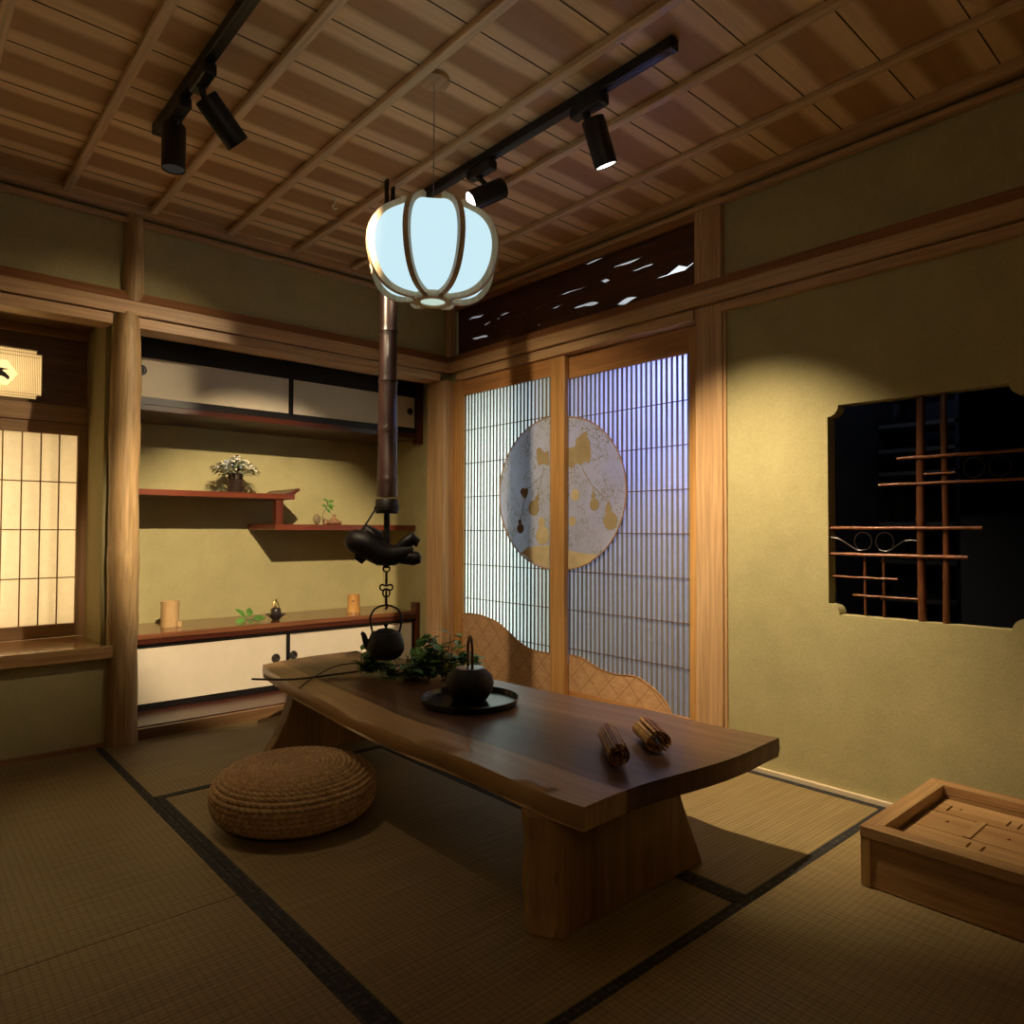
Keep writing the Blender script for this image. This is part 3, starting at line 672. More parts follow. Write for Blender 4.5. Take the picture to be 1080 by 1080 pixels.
# ---------------------------------------------------------------- corridor and store room beyond the right wall
cor = MB()
cor.box(1.25,1.30,-2.05,0.10,2.0,3.05); cor.box(0.08,1.30,-2.10,-2.05,2.0,3.05); cor.box(0.10,1.30,0.06,0.11,2.0,3.05)
cor.box(0.08,1.30,-2.10,0.10,3.0,3.05); cor.box(0.078,0.10,-2.05,0.06,2.41,3.05)
struct(cor.build('wall_corridor', m_white))
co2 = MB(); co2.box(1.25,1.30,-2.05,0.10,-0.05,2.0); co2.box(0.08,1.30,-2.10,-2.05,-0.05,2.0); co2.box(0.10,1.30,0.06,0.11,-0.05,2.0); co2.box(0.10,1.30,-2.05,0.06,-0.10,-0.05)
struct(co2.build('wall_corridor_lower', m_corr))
st_ = MB()
st_.box(1.50,1.55,-4.5,-2.10,-0.05,2.6); st_.box(0.08,1.55,-4.55,-4.5,-0.05,2.6); st_.box(0.08,1.55,-4.5,-2.10,2.46,2.5)
st_.box(0.08,1.55,-4.5,-2.10,-0.10,-0.05); st_.box(1.30,1.55,-2.15,-2.10,-0.05,2.6)
struct(st_.build('wall_store', m_darkroom))
m_blind = plain('dark_blue_blind', (0.004,0.005,0.008), 0.9, var=0.05, spec=0.1)
sbox('trim_30', m_blind, 0.50, 0.54, -4.5, -2.63, -0.05, 2.46, bevel=0)
sh = thing('store_shelf_rack', 'dim grey shelf rack in the dark room seen through the bamboo window', 'shelf', (1.2,-2.6,-0.05))
for z in (0.62,0.80,0.98,1.22,1.33,1.45,1.60): MB().box(1.0,1.30,-2.86,-2.14,z,z+0.018).build('shelf_board', m_shelfgrey, sh)
MB().box(1.0,1.03,-2.90,-2.86,-0.05,2.3).build('upright', m_shelfgrey, sh); MB().box(1.0,1.03,-2.50,-2.47,-0.05,2.3).build('upright', m_darkroom, sh)

# ---------------------------------------------------------------- bamboo lattice in the notched window
def bamboo_pole(y, z0, z1, r, nodes, mat=None, x=0.045):
    pts = []; rr = []; z = z0; n = 40
    for k in range(n+1):
        zz = z0+(z1-z0)*k/n; q = min(abs(zz-a) for a in nodes) if nodes else 1
        pts.append((x, y+0.0015*math.sin(zz*7+y*40), zz)); rr.append(r*(1+0.28*math.exp(-(q/0.007)**2)+0.04*math.sin(zz*11+y*9)))
    return pts, rr
bl = thing('bamboo_window_lattice', 'reddish brown bamboo pole grille set in the notched wall opening', 'lattice', (0.045,-2.64,0.646))
for (y, z0, z1, r, nd, nm) in ((-2.643,0.648,1.420,0.0135,(0.74,1.0,1.22),'upright_pole'),(-2.717,0.648,1.420,0.0105,(0.80,1.11,1.30),'upright_pole'),
                          (-2.457,0.648,0.866,0.0052,(0.73,0.80),'short_pole'),(-2.519,0.648,0.866,0.0052,(0.76,),'short_pole')):
    p, r_ = bamboo_pole(y, z0, z1, r, nd); MB().tube(p, r_, 12).build(nm, m_bambrown, bl, smooth=True)
for (ya, yb, z, r, x) in ((-2.573,-2.946,1.208,0.0055,0.030),(-2.656,-2.752,1.149,0.0035,0.030),(-2.511,-2.946,1.118,0.0050,0.030),(-2.338,-2.828,0.965,0.0060,0.030),
                       (-2.338,-2.786,0.869,0.0060,0.030),(-2.341,-2.569,0.786,0.0036,0.036),(-2.416,-2.635,0.721,0.0036,0.036)):
    MB().tube([(x,ya+(yb-ya)*k/12,z+0.0005*math.sin(k*1.3)) for k in range(13)], [r*(1.15 if k % 5 == 2 else 1) for k in range(13)], 8).build('cross_rod', m_bamrod, bl, smooth=True)
m_vine = plain('dark_bent_vine', (0.020,0.014,0.013), 0.35)
for cy, cz in ((-2.454,0.917),(-2.528,0.917),(-2.805,1.163),(-2.877,1.163)):
    MB().tube([(0.034,cy+0.030*math.cos(2*PI*k/24),cz+0.033*math.sin(2*PI*k/24)) for k in range(24)], 0.0020, 6, closed=True).build('vine_ring', m_vine, bl, smooth=True)
for pts in ([(-2.340,0.930),(-2.37,0.925),(-2.41,0.900),(-2.44,0.884),(-2.47,0.890)],[(-2.51,0.888),(-2.54,0.884),(-2.57,0.905),(-2.60,0.922),(-2.632,0.922)]):
    MB().tube([(0.031,a,b_) for a, b_ in smooth_loop(pts, 5, False)], 0.0020, 6).build('vine_curve', m_vine, bl, smooth=True)

# ================================================================ TATAMI
def mat_(label, x0, x1, y0, y1, axis, borders, z=0.0):
    t = thing('tatami_mat', label, 'mat', ((x0+x1)/2, (y0+y1)/2, -0.045))
    MB().box(x0+0.001, x1-0.001, y0+0.001, y1-0.001, -0.045, z-0.0005).build('rush_surface', m_tx if axis == 'x' else m_ty, t, bevel=0.003)
    for b_ in borders:
        if b_ == 'l': q = (x0, x0+0.030, y0, y1)
        if b_ == 'r': q = (x1-0.030, x1, y0, y1)
        if b_ == 'b': q = (x0, x1, y1-0.030, y1)
        if b_ == 'f': q = (x0, x1, y0, y0+0.030)
        MB().box(q[0]+0.0008, q[1]-0.0008, q[2]+0.0008, q[3]-0.0008, -0.044, z+0.001).build('cloth_border', m_border, t)
mat_('tatami mat lying in front of the red shelf recess', -1.880, -0.012, -0.810, -0.002, 'x', 'f')
mat_('tatami mat under the straw pouf and the left half of the table', -1.880, -0.942, -2.530, -0.810, 'x', 'lr')
mat_('tatami mat running along the sliding doors under the table', -0.942, -0.012, -2.530, -0.810, 'x', 'lr')
mat_('tatami mat in the right foreground carrying the wooden box', -1.880, -0.012, -3.44, -2.530, 'y', 'b')
mat_('tatami mat at the far left below the window alcove', -2.86, -1.880, -1.652, -0.016, 'x', 'r')
mat_('tatami mat in the left foreground, nearest bottom left corner', -2.86, -1.880, -3.40, -1.652, 'x', 'r')
sbox('trim_28', m_dark_panel, XL, -2.862, YF, -0.002, -0.045, -0.001, bevel=0)
sbox('trim_29', m_dark_panel, -2.86, -0.012, YF, -3.442, -0.045, -0.001, bevel=0)

# ================================================================ RECESS CABINETS AND SHELVES
def pull(par, x, y, z, r=0.022):
    h = MB(); 
    h.tube([(x+r*math.cos(2*PI*k/24), y-0.003, z+r*math.sin(2*PI*k/24)) for k in range(24)], 0.005, 8, closed=True)
    h.tube([(x+r*0.5*math.cos(2*PI*k/20), y-0.003, z+r*0.5*math.sin(2*PI*k/20)) for k in range(20)], 0.0025, 6, closed=True)
    h.cyl((x,y+0.001,z),(x,y-0.002,z), r*0.9, seg=20)
    return h.build('door_pull', m_charcoal, par, smooth=True)
uc = thing('wall_cabinet', 'upper recess cabinet with black frames, cream sliding panels and red board underneath', 'cabinet', (-0.88,0.54,1.535))
MB().box(-1.779,-0.002,0.315,0.768,1.578,1.90).build('body', m_black, uc)
MB().box(-1.779,-0.045,0.296,0.768,1.540,1.572).build('bottom_board', m_reddk, uc, bevel=0.003)
MB().box(-0.045,0.0005,0.290,0.345,1.508,1.90).build('end_post', m_redz, uc, bevel=0.003)
f = MB(); f.box(-1.779,-0.047,0.300,0.314,1.812,1.862); f.box(-1.779,-0.047,0.298,0.314,1.572,1.600); f.build('track_rail', m_black, uc)
def panel_door(par, x0, x1, z0, z1, y, pull_at, t=0.010, topb=0.008):
    d = MB(); d.box(x0,x1,y+0.0005,y+t,z0,z1).build
    d = MB().box(x0,x1,y+0.001,y+t,z0,z1).build('panel_door', m_fusuma, par)
    fr_ = MB(); fr_.box(x0-0.001,x0+0.012,y-0.002,y+t-0.001,z0,z1); fr_.box(x1-0.012,x1+0.001,y-0.002,y+t-0.001,z0,z1)
    fr_.box(x0,x1,y-0.002,y+t-0.001,z0-0.001,z0+topb); fr_.box(x0,x1,y-0.002,y+t-0.001,z1-topb,z1+0.001)
    fr_.build('edge_frame', m_black, d)
    if pull_at: pull(d, *pull_at)
    return d
panel_door(uc, -1.777, -0.898, 1.600, 1.812, 0.300, (-1.675,0.300,1.738))
panel_door(uc, -0.912, -0.047, 1.600, 1.812, 0.304-0.0, (-0.095,0.304,1.715,0.016)) if False else panel_door(uc, -0.894, -0.047, 1.600, 1.812, 0.302, (-0.095,0.302,1.712,0.017))
lc = thing('low_cabinet', 'low recess cabinet with red worktop and two long cream sliding panels', 'cabinet', (-0.88,0.55,0.05))
MB().box(-1.779,-0.030,0.350,0.768,0.0515,0.398).build('body', m_black, lc)
MB().box(-1.779,-0.030,0.318,0.769,0.404,0.430).build('worktop', m_redtop, lc, bevel=0.003)
MB().box(-1.779,-0.031,0.3165,0.768,0.380,0.4035).build('worktop_edge', m_reddk, lc)
MB().box(-0.030,0.0005,0.312,0.375,0.0515,0.482).build('end_post', m_redz, lc, bevel=0.003)
f = MB(); f.box(-1.779,-0.032,0.330,0.3495,0.362,0.380); f.box(-1.779,-0.032,0.330,0.3495,0.0515,0.080); f.build('track_rail', m_black, lc)
panel_door(lc, -1.777, -0.882, 0.080, 0.362, 0.332, (-0.955,0.332,0.232,0.020), 0.009, 0.003)
panel_door(lc, -0.880, -0.032, 0.080, 0.362, 0.340, (-0.848,0.340,0.236,0.020), 0.009, 0.003)
ss = thing('staggered_shelf', 'staggered pair of red lacquered shelves joined by a short strut', 'shelf', (-0.9,0.55,0.95))
MB().box(-1.779,-0.835,0.370,0.769,1.125,1.155).build('upper_board', m_red, ss, bevel=0.002)
MB().box(-0.950,0.001,0.370,0.769,0.948,0.982).build('lower_board', m_red, ss, bevel=0.002)
MB().box(-0.938,-0.896,0.385,0.430,0.982,1.125).build('strut', m_redz, ss, bevel=0.002)
er = MB()
prof = [(-0.905,1.155),(-0.872,1.163),(-0.842,1.175),(-0.815,1.190),(-0.806,1.188),(-0.806,1.176),(-0.822,1.166),(-0.836,1.155)]
vs_ = [(x,0.368,z) for x, z in prof]+[(x,0.769,z) for x, z in prof]; n = len(prof)
er.add(vs_, [tuple(range(n))[::-1], tuple(range(n, 2*n))]+[(i, (i+1) % n, (i+1) % n+n, i+n) for i in range(n)])
er.build('curled_end', m_redz, ss)

# ---- things standing in the recess
WT = 0.4305
t = thing('bamboo_cup', 'plain pale bamboo tube standing at the left end of the low cabinet', 'bamboo tube', (-1.455,0.535,WT))
MB().lathe([(0.045,0),(0.046,0.003),(0.0455,0.07),(0.046,0.135),(0.042,0.136),(0.041,0.02),(0.0,0.018)], -1.455,0.535,WT,28).build('tube', m_bampale, t, smooth=True)
MB().box(-1.430,-1.408,0.488,0.494,WT+0.001,WT+0.03).build('foot_chip', m_bampale, t, bevel=0.002)
t = thing('bamboo_cup', 'honey bamboo tube with a knot standing near the right end of the low cabinet', 'bamboo tube', (-0.373,0.505,WT))
MB().lathe([(0.043,0),(0.042,0.006),(0.038,0.05),(0.037,0.085),(0.038,0.110),(0.034,0.111),(0.033,0.02),(0.0,0.018)], -0.373,0.505,WT,28).build('tube', m_bam, t, smooth=True)
MB().ball((-0.395,0.472,WT+0.075),0.008,10,8,sc=(1.4,0.8,0.8)).build('knot', m_brownpot, t, smooth=True)
t = thing('incense_pot', 'small black lidded pot with gold wire handle on a black dish', 'pot', (-0.915,0.43,WT))
MB().lathe([(0.020,0),(0.024,0.006),(0.028,0.014),(0.054,0.032),(0.055,0.036),(0.026,0.022),(0.0,0.021)], -0.915,0.43,WT,28).build('dish', m_charcoal, t, smooth=True)
MB().lathe([(0.022,0.021),(0.027,0.024),(0.029,0.046),(0.027,0.066),(0.019,0.072),(0.0,0.074)], -0.915,0.43,WT,28).build('bowl', m_charcoal, t, smooth=True)
h = MB(); h.tube(smooth_loop([(-0.938,0.43,WT+0.064),(-0.930,0.43,WT+0.092),(-0.915,0.43,WT+0.112),(-0.900,0.43,WT+0.092),(-0.892,0.43,WT+0.064)],4,False), 0.003, 6); h.ball((-0.915,0.43,WT+0.112),0.009,8,6); h.ball((-0.915,0.43,WT+0.078),0.010,8,6)
h.build('wire_handle', m_brass, t, smooth=True)
MB().tube([(-0.99,0.40,WT+0.003),(-0.972,0.405,WT+0.028),(-0.945,0.42,WT+0.048)], 0.002, 6).build('wire_spoon', m_brass, t)
t = thing('leaf_sprig', 'fresh green four-leaf sprig lying on the low cabinet worktop', 'sprig', (-1.05,0.46,WT))
lf = MB()
for (b_, d, L) in (((-1.04,0.43,0.020),(-0.5,-0.1,0.55),0.085),((-1.02,0.45,0.025),(0.25,0.35,0.55),0.065),((-1.01,0.42,0.015),(0.9,-0.2,0.10),0.075),((-1.03,0.41,0.012),(-0.3,-0.9,0.02),0.070),((-1.05,0.42,0.012),(-0.95,-0.15,-0.05),0.055)):
    lf.leaf((b_[0]-0.045,b_[1],WT+b_[2]+0.004), d, (0.2,-0.7,0.7), L, 0.042)
lf.build('leaves', m_leaf, t, smooth=True)
MB().tube([(-1.10,0.44,WT+0.003),(-1.06,0.43,WT+0.016),(-1.02,0.40,WT+0.004)], 0.002, 6).build('stem', m_stem, t)
SH = 1.1555
t = thing('flower_vase', 'dark ribbed brown vase of small white flowers on the upper shelf', 'vase', (-1.13,0.50,SH))
pr = [(0.036,0)]+[(0.040+0.0022*math.sin(k*1.6), 0.004+0.104*k/28) for k in range(29)]+[(0.036,0.109),(0.034,0.03),(0.0,0.028)]
MB().lathe(pr, -1.13,0.50,SH,30).build('vase_body', m_vase, t, smooth=True)
rnd = random.Random(11); lf = MB(); fl = MB(); fb = MB(); sm = MB()
for i in range(260):
    a = rnd.uniform(0,2*PI); R = rnd.random()**0.6*0.115; hh = 0.118+0.075*(1-R/0.12)+rnd.uniform(-0.025,0.025)
    p = Vector((-1.13+R*math.cos(a)*1.05, 0.50+R*math.sin(a)*0.85, SH+hh))
    lf.leaf(p, (math.cos(a),math.sin(a),rnd.uniform(-0.8,0.5)), (0,0,1), rnd.uniform(0.020,0.038), 0.013)
    if i % 3 == 0: sm.tube([(-1.13,0.50,SH+0.10), tuple(p)], 0.0010, 5)
for i in range(130):
    a = rnd.uniform(0,2*PI); R = rnd.random()**0.6*0.11
    p = (-1.13+R*math.cos(a), 0.50+R*math.sin(a)*0.85-0.01, SH+0.130+0.078*(1-R/0.12)+rnd.uniform(-0.012,0.02))
    (fb if (p[0] < -1.12 and i % 2) else fl).ball(p, rnd.uniform(0.005,0.009), 7, 5, sc=(1,1,0.7))
for i in range(12):
    p0 = Vector((-1.19-rnd.random()*0.02,0.47,SH+0.10)); lf.leaf(p0+Vector((-0.02*rnd.random(),0,-0.09*rnd.random())), (-0.6,-0.2,-0.6), (0,0,1), 0.022, 0.008)
lf.build('foliage', m_leafgrey, t); fl.build('white_blossoms', m_petal, t, smooth=True); fb.build('blue_blossoms', m_petalblue, t, smooth=True); sm.build('stems', m_stem, t)
LS = 0.9825
t = thing('bud_vase', 'squat tan flask with narrow neck on the lower shelf', 'vase', (-0.535,0.47,LS))
MB().lathe([(0.030,0),(0.044,0.004),(0.050,0.012),(0.044,0.020),(0.022,0.034),(0.012,0.042),(0.010,0.056),(0.014,0.062),(0.009,0.062),(0.0,0.050)], -0.535,0.47,LS,28).build('flask', m_brownpot, t, smooth=True)
t = thing('leaf_sprig', 'small upright green sprig beside the tan flask on the lower shelf', 'sprig', (-0.60,0.48,LS))
lf = MB(); sm = MB()
sm.tube([(-0.60,0.48,LS+0.001),(-0.605,0.48,LS+0.06),(-0.575,0.48,LS+0.11),(-0.57,0.48,LS+0.15)], 0.0018, 6)
for (dx, dz, d) in ((0.025,0.105,(-0.8,-0.2,0.35)),(0.028,0.115,(0.6,-0.3,-0.45)),(0.03,0.135,(0.8,-0.1,0.35)),(0.028,0.14,(-0.7,-0.3,0.4)),(0.03,0.125,(0.4,-0.5,-0.2)),(0.02,0.10,(0.2,-0.6,-0.5))):
    lf.leaf((-0.60+dx,0.48,LS+dz), d, (0,-0.8,0.5), 0.042, 0.022)
lf.build('leaves', m_leaf, t, smooth=True); sm.build('stem', m_stem, t)
tag(MB().ball((-0.645,0.475,LS+0.0315),0.033,14,10,sc=(0.75,0.5,0.95)).build('round_plaque', m_stone, loc=(-0.645,0.475,LS), smooth=True), 'small brown rounded stone standing left of the sprig on the lower shelf', 'stone')
tag(MB().ball((-0.60,0.445,LS+0.0155),0.016,12,8,sc=(1.0,0.8,0.95)).build('brown_nut', m_brownpot, loc=(-0.60,0.445,LS), smooth=True), 'tiny brown ball between the stone and the tan flask', 'ball')

# ================================================================ LOW SLAB TABLE
ZT, ZB = 0.335, 0.280
Ln = smooth_loop([(-1.305,-0.34),(-1.350,-0.60),(-1.384,-0.846),(-1.413,-1.161),(-1.438,-1.473),(-1.440,-1.75),(-1.434,-2.044),(-1.446,-2.309),(-1.436,-2.440)], 6, False)
Rn = smooth_loop([(-0.830,-0.285),(-0.75,-0.55),(-0.715,-0.85),(-0.716,-1.20),(-0.700,-1.50),(-0.670,-1.80),(-0.625,-2.05),(-0.632,-2.25),(-0.602,-2.472)], 6, False)
tb = thing('low_slab_table', 'low live-edge walnut slab table with pale sapwood edge in the middle of the room', 'table', (-1.08,-1.4,0.0))
mb = MB(); NU = 14; NV = len(Ln); uvs = []
def ring_row(j, kind):
    a, b_ = Vector((*Ln[j], 0)), Vector((*Rn[j], 0)); out = []
    for i in range(NU+1):
        u = i/NU; p = a.lerp(b_, u)
        if j == 0: p.y += 0.03*math.sin(u*PI)
        if j == NV-1: p.y += 0.012*math.sin(u*PI*2.3)
        out.append((p, u))
    return out
grid_t = []; 
for j in range(NV):
    row = ring_row(j, 0); ids = []
    for p, u in row:
        mb.v.append((p.x, p.y, ZT)); uvs.append((u, -p.y/2.2)); ids.append(len(mb.v)-1)
    grid_t.append(ids)
grid_m = {}
bound = [grid_t[0][i] for i in range(NU+1)]+[grid_t[j][NU] for j in range(1, NV)]+[grid_t[NV-1][i] for i in range(NU-1, -1, -1)]+[grid_t[j][0] for j in range(NV-2, 0, -1)]
cen = Vector((-1.07,-1.4,0)); rnd = random.Random(5)
def offs_ring(z, off, bowx):
    ids = []
    for q, b_ in enumerate(bound):
        p = Vector(mb.v[b_]); d = Vector((math.copysign(1, p.x-cen.x) if 0.02 < 1 else 0, 0, 0))
        onend = (b_ in grid_t[0] or b_ in grid_t[NV-1])
        dd = Vector((0, math.copysign(1, p.y-cen.y), 0)) if onend else d
        if b_ in (grid_t[0][0], grid_t[0][NU], grid_t[NV-1][0], grid_t[NV-1][NU]): dd = (d+Vector((0, math.copysign(1, p.y-cen.y), 0)))*0.7
        o_ = off if not onend else off*0.4
        mb.v.append((p.x+dd.x*o_, p.y+dd.y*o_, z+0.003*math.sin(q*0.7))); uvs.append((uvs[b_][0], uvs[b_][1])); ids.append(len(mb.v)-1)
    return ids
r1 = offs_ring(ZT-0.004, 0.0015, 0); r2 = offs_ring(ZT-0.030, 0.006, 0); r3 = offs_ring(ZB+0.004, -0.004, 0)
for j in range(NV-1):
    for i in range(NU): mb.f.append((grid_t[j][i], grid_t[j][i+1], grid_t[j+1][i+1], grid_t[j+1][i])); mb.m.append(0)
nb = len(bound)
for A, B in ((bound, r1), (r1, r2), (r2, r3)):
    for k in range(nb): mb.f.append((A[k], A[(k+1) % nb], B[(k+1) % nb], B[k])); mb.m.append(0)
base = len(mb.v)
for p_i in range(len(grid_t)):
    for i in range(NU+1):
        p = Vector(mb.v[grid_t[p_i][i]]); mb.v.append((p.x, p.y, ZB)); uvs.append(uvs[grid_t[p_i][i]])
G2 = [[base+j*(NU+1)+i for i in range(NU+1)] for j in range(NV)]
for j in range(NV-1):
    for i in range(NU): mb.f.append((G2[j][i], G2[j+1][i], G2[j+1][i+1], G2[j][i+1])); mb.m.append(0)
b2 = [G2[0][i] for i in range(NU+1)]+[G2[j][NU] for j in range(1, NV)]+[G2[NV-1][i] for i in range(NU-1, -1, -1)]+[G2[j][0] for j in range(NV-2, 0, -1)]
for k in range(nb): mb.f.append((r3[k], r3[(k+1) % nb], b2[(k+1) % nb], b2[k])); mb.m.append(0)
top = mb.build('tabletop', m_table, tb, smooth=True)
uvl = top.data.uv_layers.new(name='UVMap')
for lp in top.data.loops: uvl.data[lp.index].uv = uvs[lp.vertex_index]
def slab_leg(outline, y0, y1, edge_w, name='leg'):
    mb = MB(); n = len(outline)
    mb.add([(x, y0, z) for x, z in outline]+[(x, y1, z) for x, z in outline],
           [tuple(range(n)), tuple(range(n, 2*n))[::-1]]+[(i, (i+1) % n, (i+1) % n+n, i+n) for i in range(n)])
    return mb.build(name, m_leg, tb, bevel=0.006)
near = [(-1.435,0.0),(-1.425,0.06),(-1.435,0.14),(-1.425,0.20),(-1.430,0.282),(-0.965,0.282),(-0.935,0.20),(-0.885,0.10),(-0.835,0.0)]
slab_leg(near, -2.352, -2.290, 0.05)
le = MB(); lev = [(-1.462,-2.262,0.0),(-1.430,-2.350,0.0)]
prof = [0.0,0.05,0.10,0.16,0.22,0.2795]
for k, z in enumerate(prof):
    wv_ = 0.006*math.sin(z*40)
    le.v += [(-1.400,-2.359,z),(-1.425+wv_*0.5,-2.360,z),(-1.462+wv_,-2.290,z),(-1.440+wv_,-2.240,z),(-1.400,-2.250,z)]
for k in range(len(prof)-1):
    for i in range(5): le.f.append((k*5+i, k*5+(i+1) % 5, (k+1)*5+(i+1) % 5, (k+1)*5+i)); le.m.append(0)
le.f += [(4,3,2,1,0), tuple((len(prof)-1)*5+i for i in range(5))]; le.m += [0,0]
le.build('live_edge', m_legedge, [c for c in tb.children if c.name.startswith('leg')][0], bevel=0.004, label='pale honey coloured live edge')
far = [(-1.455,0.0),(-1.415,0.025),(-1.370,0.085),(-1.335,0.16),(-1.312,0.22),(-1.300,0.282),(-0.880,0.282),(-0.850,0.16),(-0.82,0.05),(-0.78,0.0)]
slab_leg(far, -0.665, -0.600, 0.05)

# ---- on the table
T0 = ZT+0.0008
tag(MB().lathe([(0.0,0.0),(0.160,0.0),(0.170,0.006),(0.176,0.024),(0.172,0.025),(0.164,0.010),(0.0,0.008)], -1.040,-1.525,T0,64).build('round_tray', m_tray, loc=(-1.040,-1.525,T0), smooth=True), 'round black lacquer tray with low rim on the slab table under the iron kettle', 'tray')
KZ = T0+0.0085
kt = thing('iron_water_pot', 'squat black iron pot with tall arched bamboo handle standing on the tray', 'kettle', (-1.035,-1.520,KZ))
MB().lathe([(0.045,0.0),(0.062,0.006),(0.080,0.035),(0.086,0.062),(0.080,0.088),(0.062,0.106),(0.052,0.110),(0.050,0.113),(0.0,0.1128)], -1.035,-1.520,KZ,44).build('body', m_iron, kt, smooth=True)
MB().lathe([(0.050,0.1135),(0.050,0.1165),(0.043,0.118),(0.0,0.117)], -1.035,-1.520,KZ,36).build('lid', m_steel, kt, smooth=True, label='dull steel rimmed lid')
hx, hy = math.cos(math.radians(65)), math.sin(math.radians(65))
hp = [(-0.034,0.108),(-0.034,0.15),(-0.031,0.19),(-0.018,0.216),(0.0,0.224),(0.018,0.216),(0.031,0.19),(0.034,0.15),(0.034,0.108)]
MB().tube([(-1.035+a*hx,-1.520+a*hy,KZ+z) for a, z in smooth_loop(hp, 5, False)], 0.0052, 10).build('arched_handle', m_bambrown, kt, smooth=True)
MB().tube([(-1.035+a*hx,-1.520+a*hy,KZ+z) for a, z in smooth_loop(hp[3:6], 5, False)], 0.0072, 10).build('wrapped_grip', m_brownpot, kt, smooth=True)
def slip_roll(label, a, b_, r, mats, seed, wide=1.0):
    a, b_ = Vector(a), Vector(b_); d = (b_-a).normalized(); s = Vector((d.y,-d.x,0)).normalized(); u = Vector((0,0,1)); L = (b_-a).length
    t = thing('bamboo_slip_scroll', label, 'scroll', tuple((a+b_)/2-Vector((0,0,r))))
    rnd = random.Random(seed); th = 1.2*PI; parts = {0: MB(), 1: MB()}; arc = 0; i = 0; cords = []
    while True:
        rad = r*(0.22+0.78*th/(6.6*PI))
        if rad > r: break
        c = a + s*math.cos(th)*(rad-0.002)*wide + u*math.sin(th)*(rad-0.002)
        tn = (-s*math.sin(th)+u*math.cos(th)).normalized(); nn = (s*math.cos(th)+u*math.sin(th)).normalized()
        Mx = Matrix((tn, nn, d)).transposed().to_4x4(); Mx.translation = c + d*rnd.uniform(-0.002,0.002)
        parts[1 if rnd.random() < 0.4 else 0].box(-0.0040,0.0040,-0.0020,0.0020,0,L,mat=Mx)
        cords.append(c); th += 0.0100/rad; i += 1
    parts[0].build('slips', mats[0], t); parts[1].build('ochre_slips', mats[1], t)
    cd = MB()
    for f in (0.2, 0.5, 0.8): cd.tube([c + d*L*f + ((c-a)-d*(c-a).dot(d)).normalized()*0.0016 for c in cords[-int(len(cords)*0.36):]], 0.0010, 5)
    cd.build('binding_cord', m_cord, t)
slip_roll('rolled reddish brown bamboo-slip scroll, the left one of the two on the table', (-1.180,-2.325,ZT+0.0335), (-1.050,-2.175,ZT+0.0335), 0.032, (m_slip, m_slip2), 1)
slip_roll('rolled ochre and brown bamboo-slip scroll nearest the right edge of the table', (-1.005,-2.320,ZT+0.0325), (-0.915,-2.200,ZT+0.0325), 0.031, (m_slip2, m_slip), 2, 1.35)
# foliage branch with long stems
fo = thing('foliage_branch', 'cut leafy green branch with long bare stems and yellow buds lying on the table', 'branch', (-0.95,-0.95,ZT))
rnd = random.Random(21); lf = MB(); lp_ = MB(); yl = MB(); sm = MB()
sm.tube(smooth_loop([(-1.50,-0.70,ZT+0.018),(-1.35,-0.76,ZT+0.006),(-1.15,-0.80,ZT+0.010),(-1.0,-0.85,ZT+0.020),(-0.88,-0.98,ZT+0.05)],4,False), 0.0042, 8)
sm.tube(smooth_loop([(-1.40,-0.92,ZT+0.004),(-1.28,-0.80,ZT+0.012),(-1.12,-0.72,ZT+0.03),(-0.98,-0.80,ZT+0.035)],4,False), 0.0026, 8)
for i in range(84):
    t_ = rnd.random(); base = Vector((-1.06+0.30*t_, -0.86-0.30*t_, ZT+0.008)) + Vector((rnd.uniform(-.05,.05), rnd.uniform(-.10,.06), 0))
    if math.hypot(base.x+1.07, base.y+1.01) < 0.13: base += Vector((0.02,-0.10,0))
    hgt = rnd.uniform(0.03, 0.10) + (0.075 if 0.45 < t_ < 0.85 and rnd.random() < 0.5 else 0)
    tip = base + Vector((rnd.uniform(-.06,.06), rnd.uniform(-.06,.06), hgt))
    sm.tube([tuple(base), tuple(base.lerp(tip, .5)+Vector((0,0,.008))), tuple(tip)], 0.0014, 5)
    for k in range(9):
        f = 0.15+0.85*k/8; p = base.lerp(tip, f); a = rnd.uniform(0, 2*PI)
        d = Vector((math.cos(a), math.sin(a), rnd.uniform(-0.15, 0.7)))
        if math.hypot(p.x+1.070, p.y+1.010) < 0.125 and p.z > ZT+0.035: continue
        L_ = rnd.uniform(0.036, 0.068); p.z = max(p.z, ZT+0.010)
        (lp_ if rnd.random() < 0.18 else lf).leaf(p, d, (0,0,1), L_, L_*0.62, curl=0.1)
for (dx, dy, dz) in ((0,0,0.155),(0.01,0.0,0.165),(-0.01,0.01,0.150)):
    lf.leaf((-0.90+dx,-1.03+dy,ZT+dz-0.03), (0.1*dx*100, 0, 1), (0.6,0.6,0), 0.045, 0.030)
for i in range(110):
    p = (-0.835+rnd.uniform(-.05,.05), -1.16+rnd.uniform(-.05,.05), ZT+rnd.uniform(0.012,0.065)); yl.ball(p, rnd.uniform(0.006,0.010), 6, 5)
lf.build('leaves', m_leafdk, fo, smooth=True); lp_.build('pale_leaves', m_leafgrey, fo, smooth=True); yl.build('yellow_buds', m_yellow, fo, smooth=True); sm.build('stems', m_stem, fo, smooth=True)

# ================================================================ STRAW POUF
px, py, R0, H0 = -1.575, -1.270, 0.262, 0.186
rows = 36; SEG = 720; sub = 5
prof = []
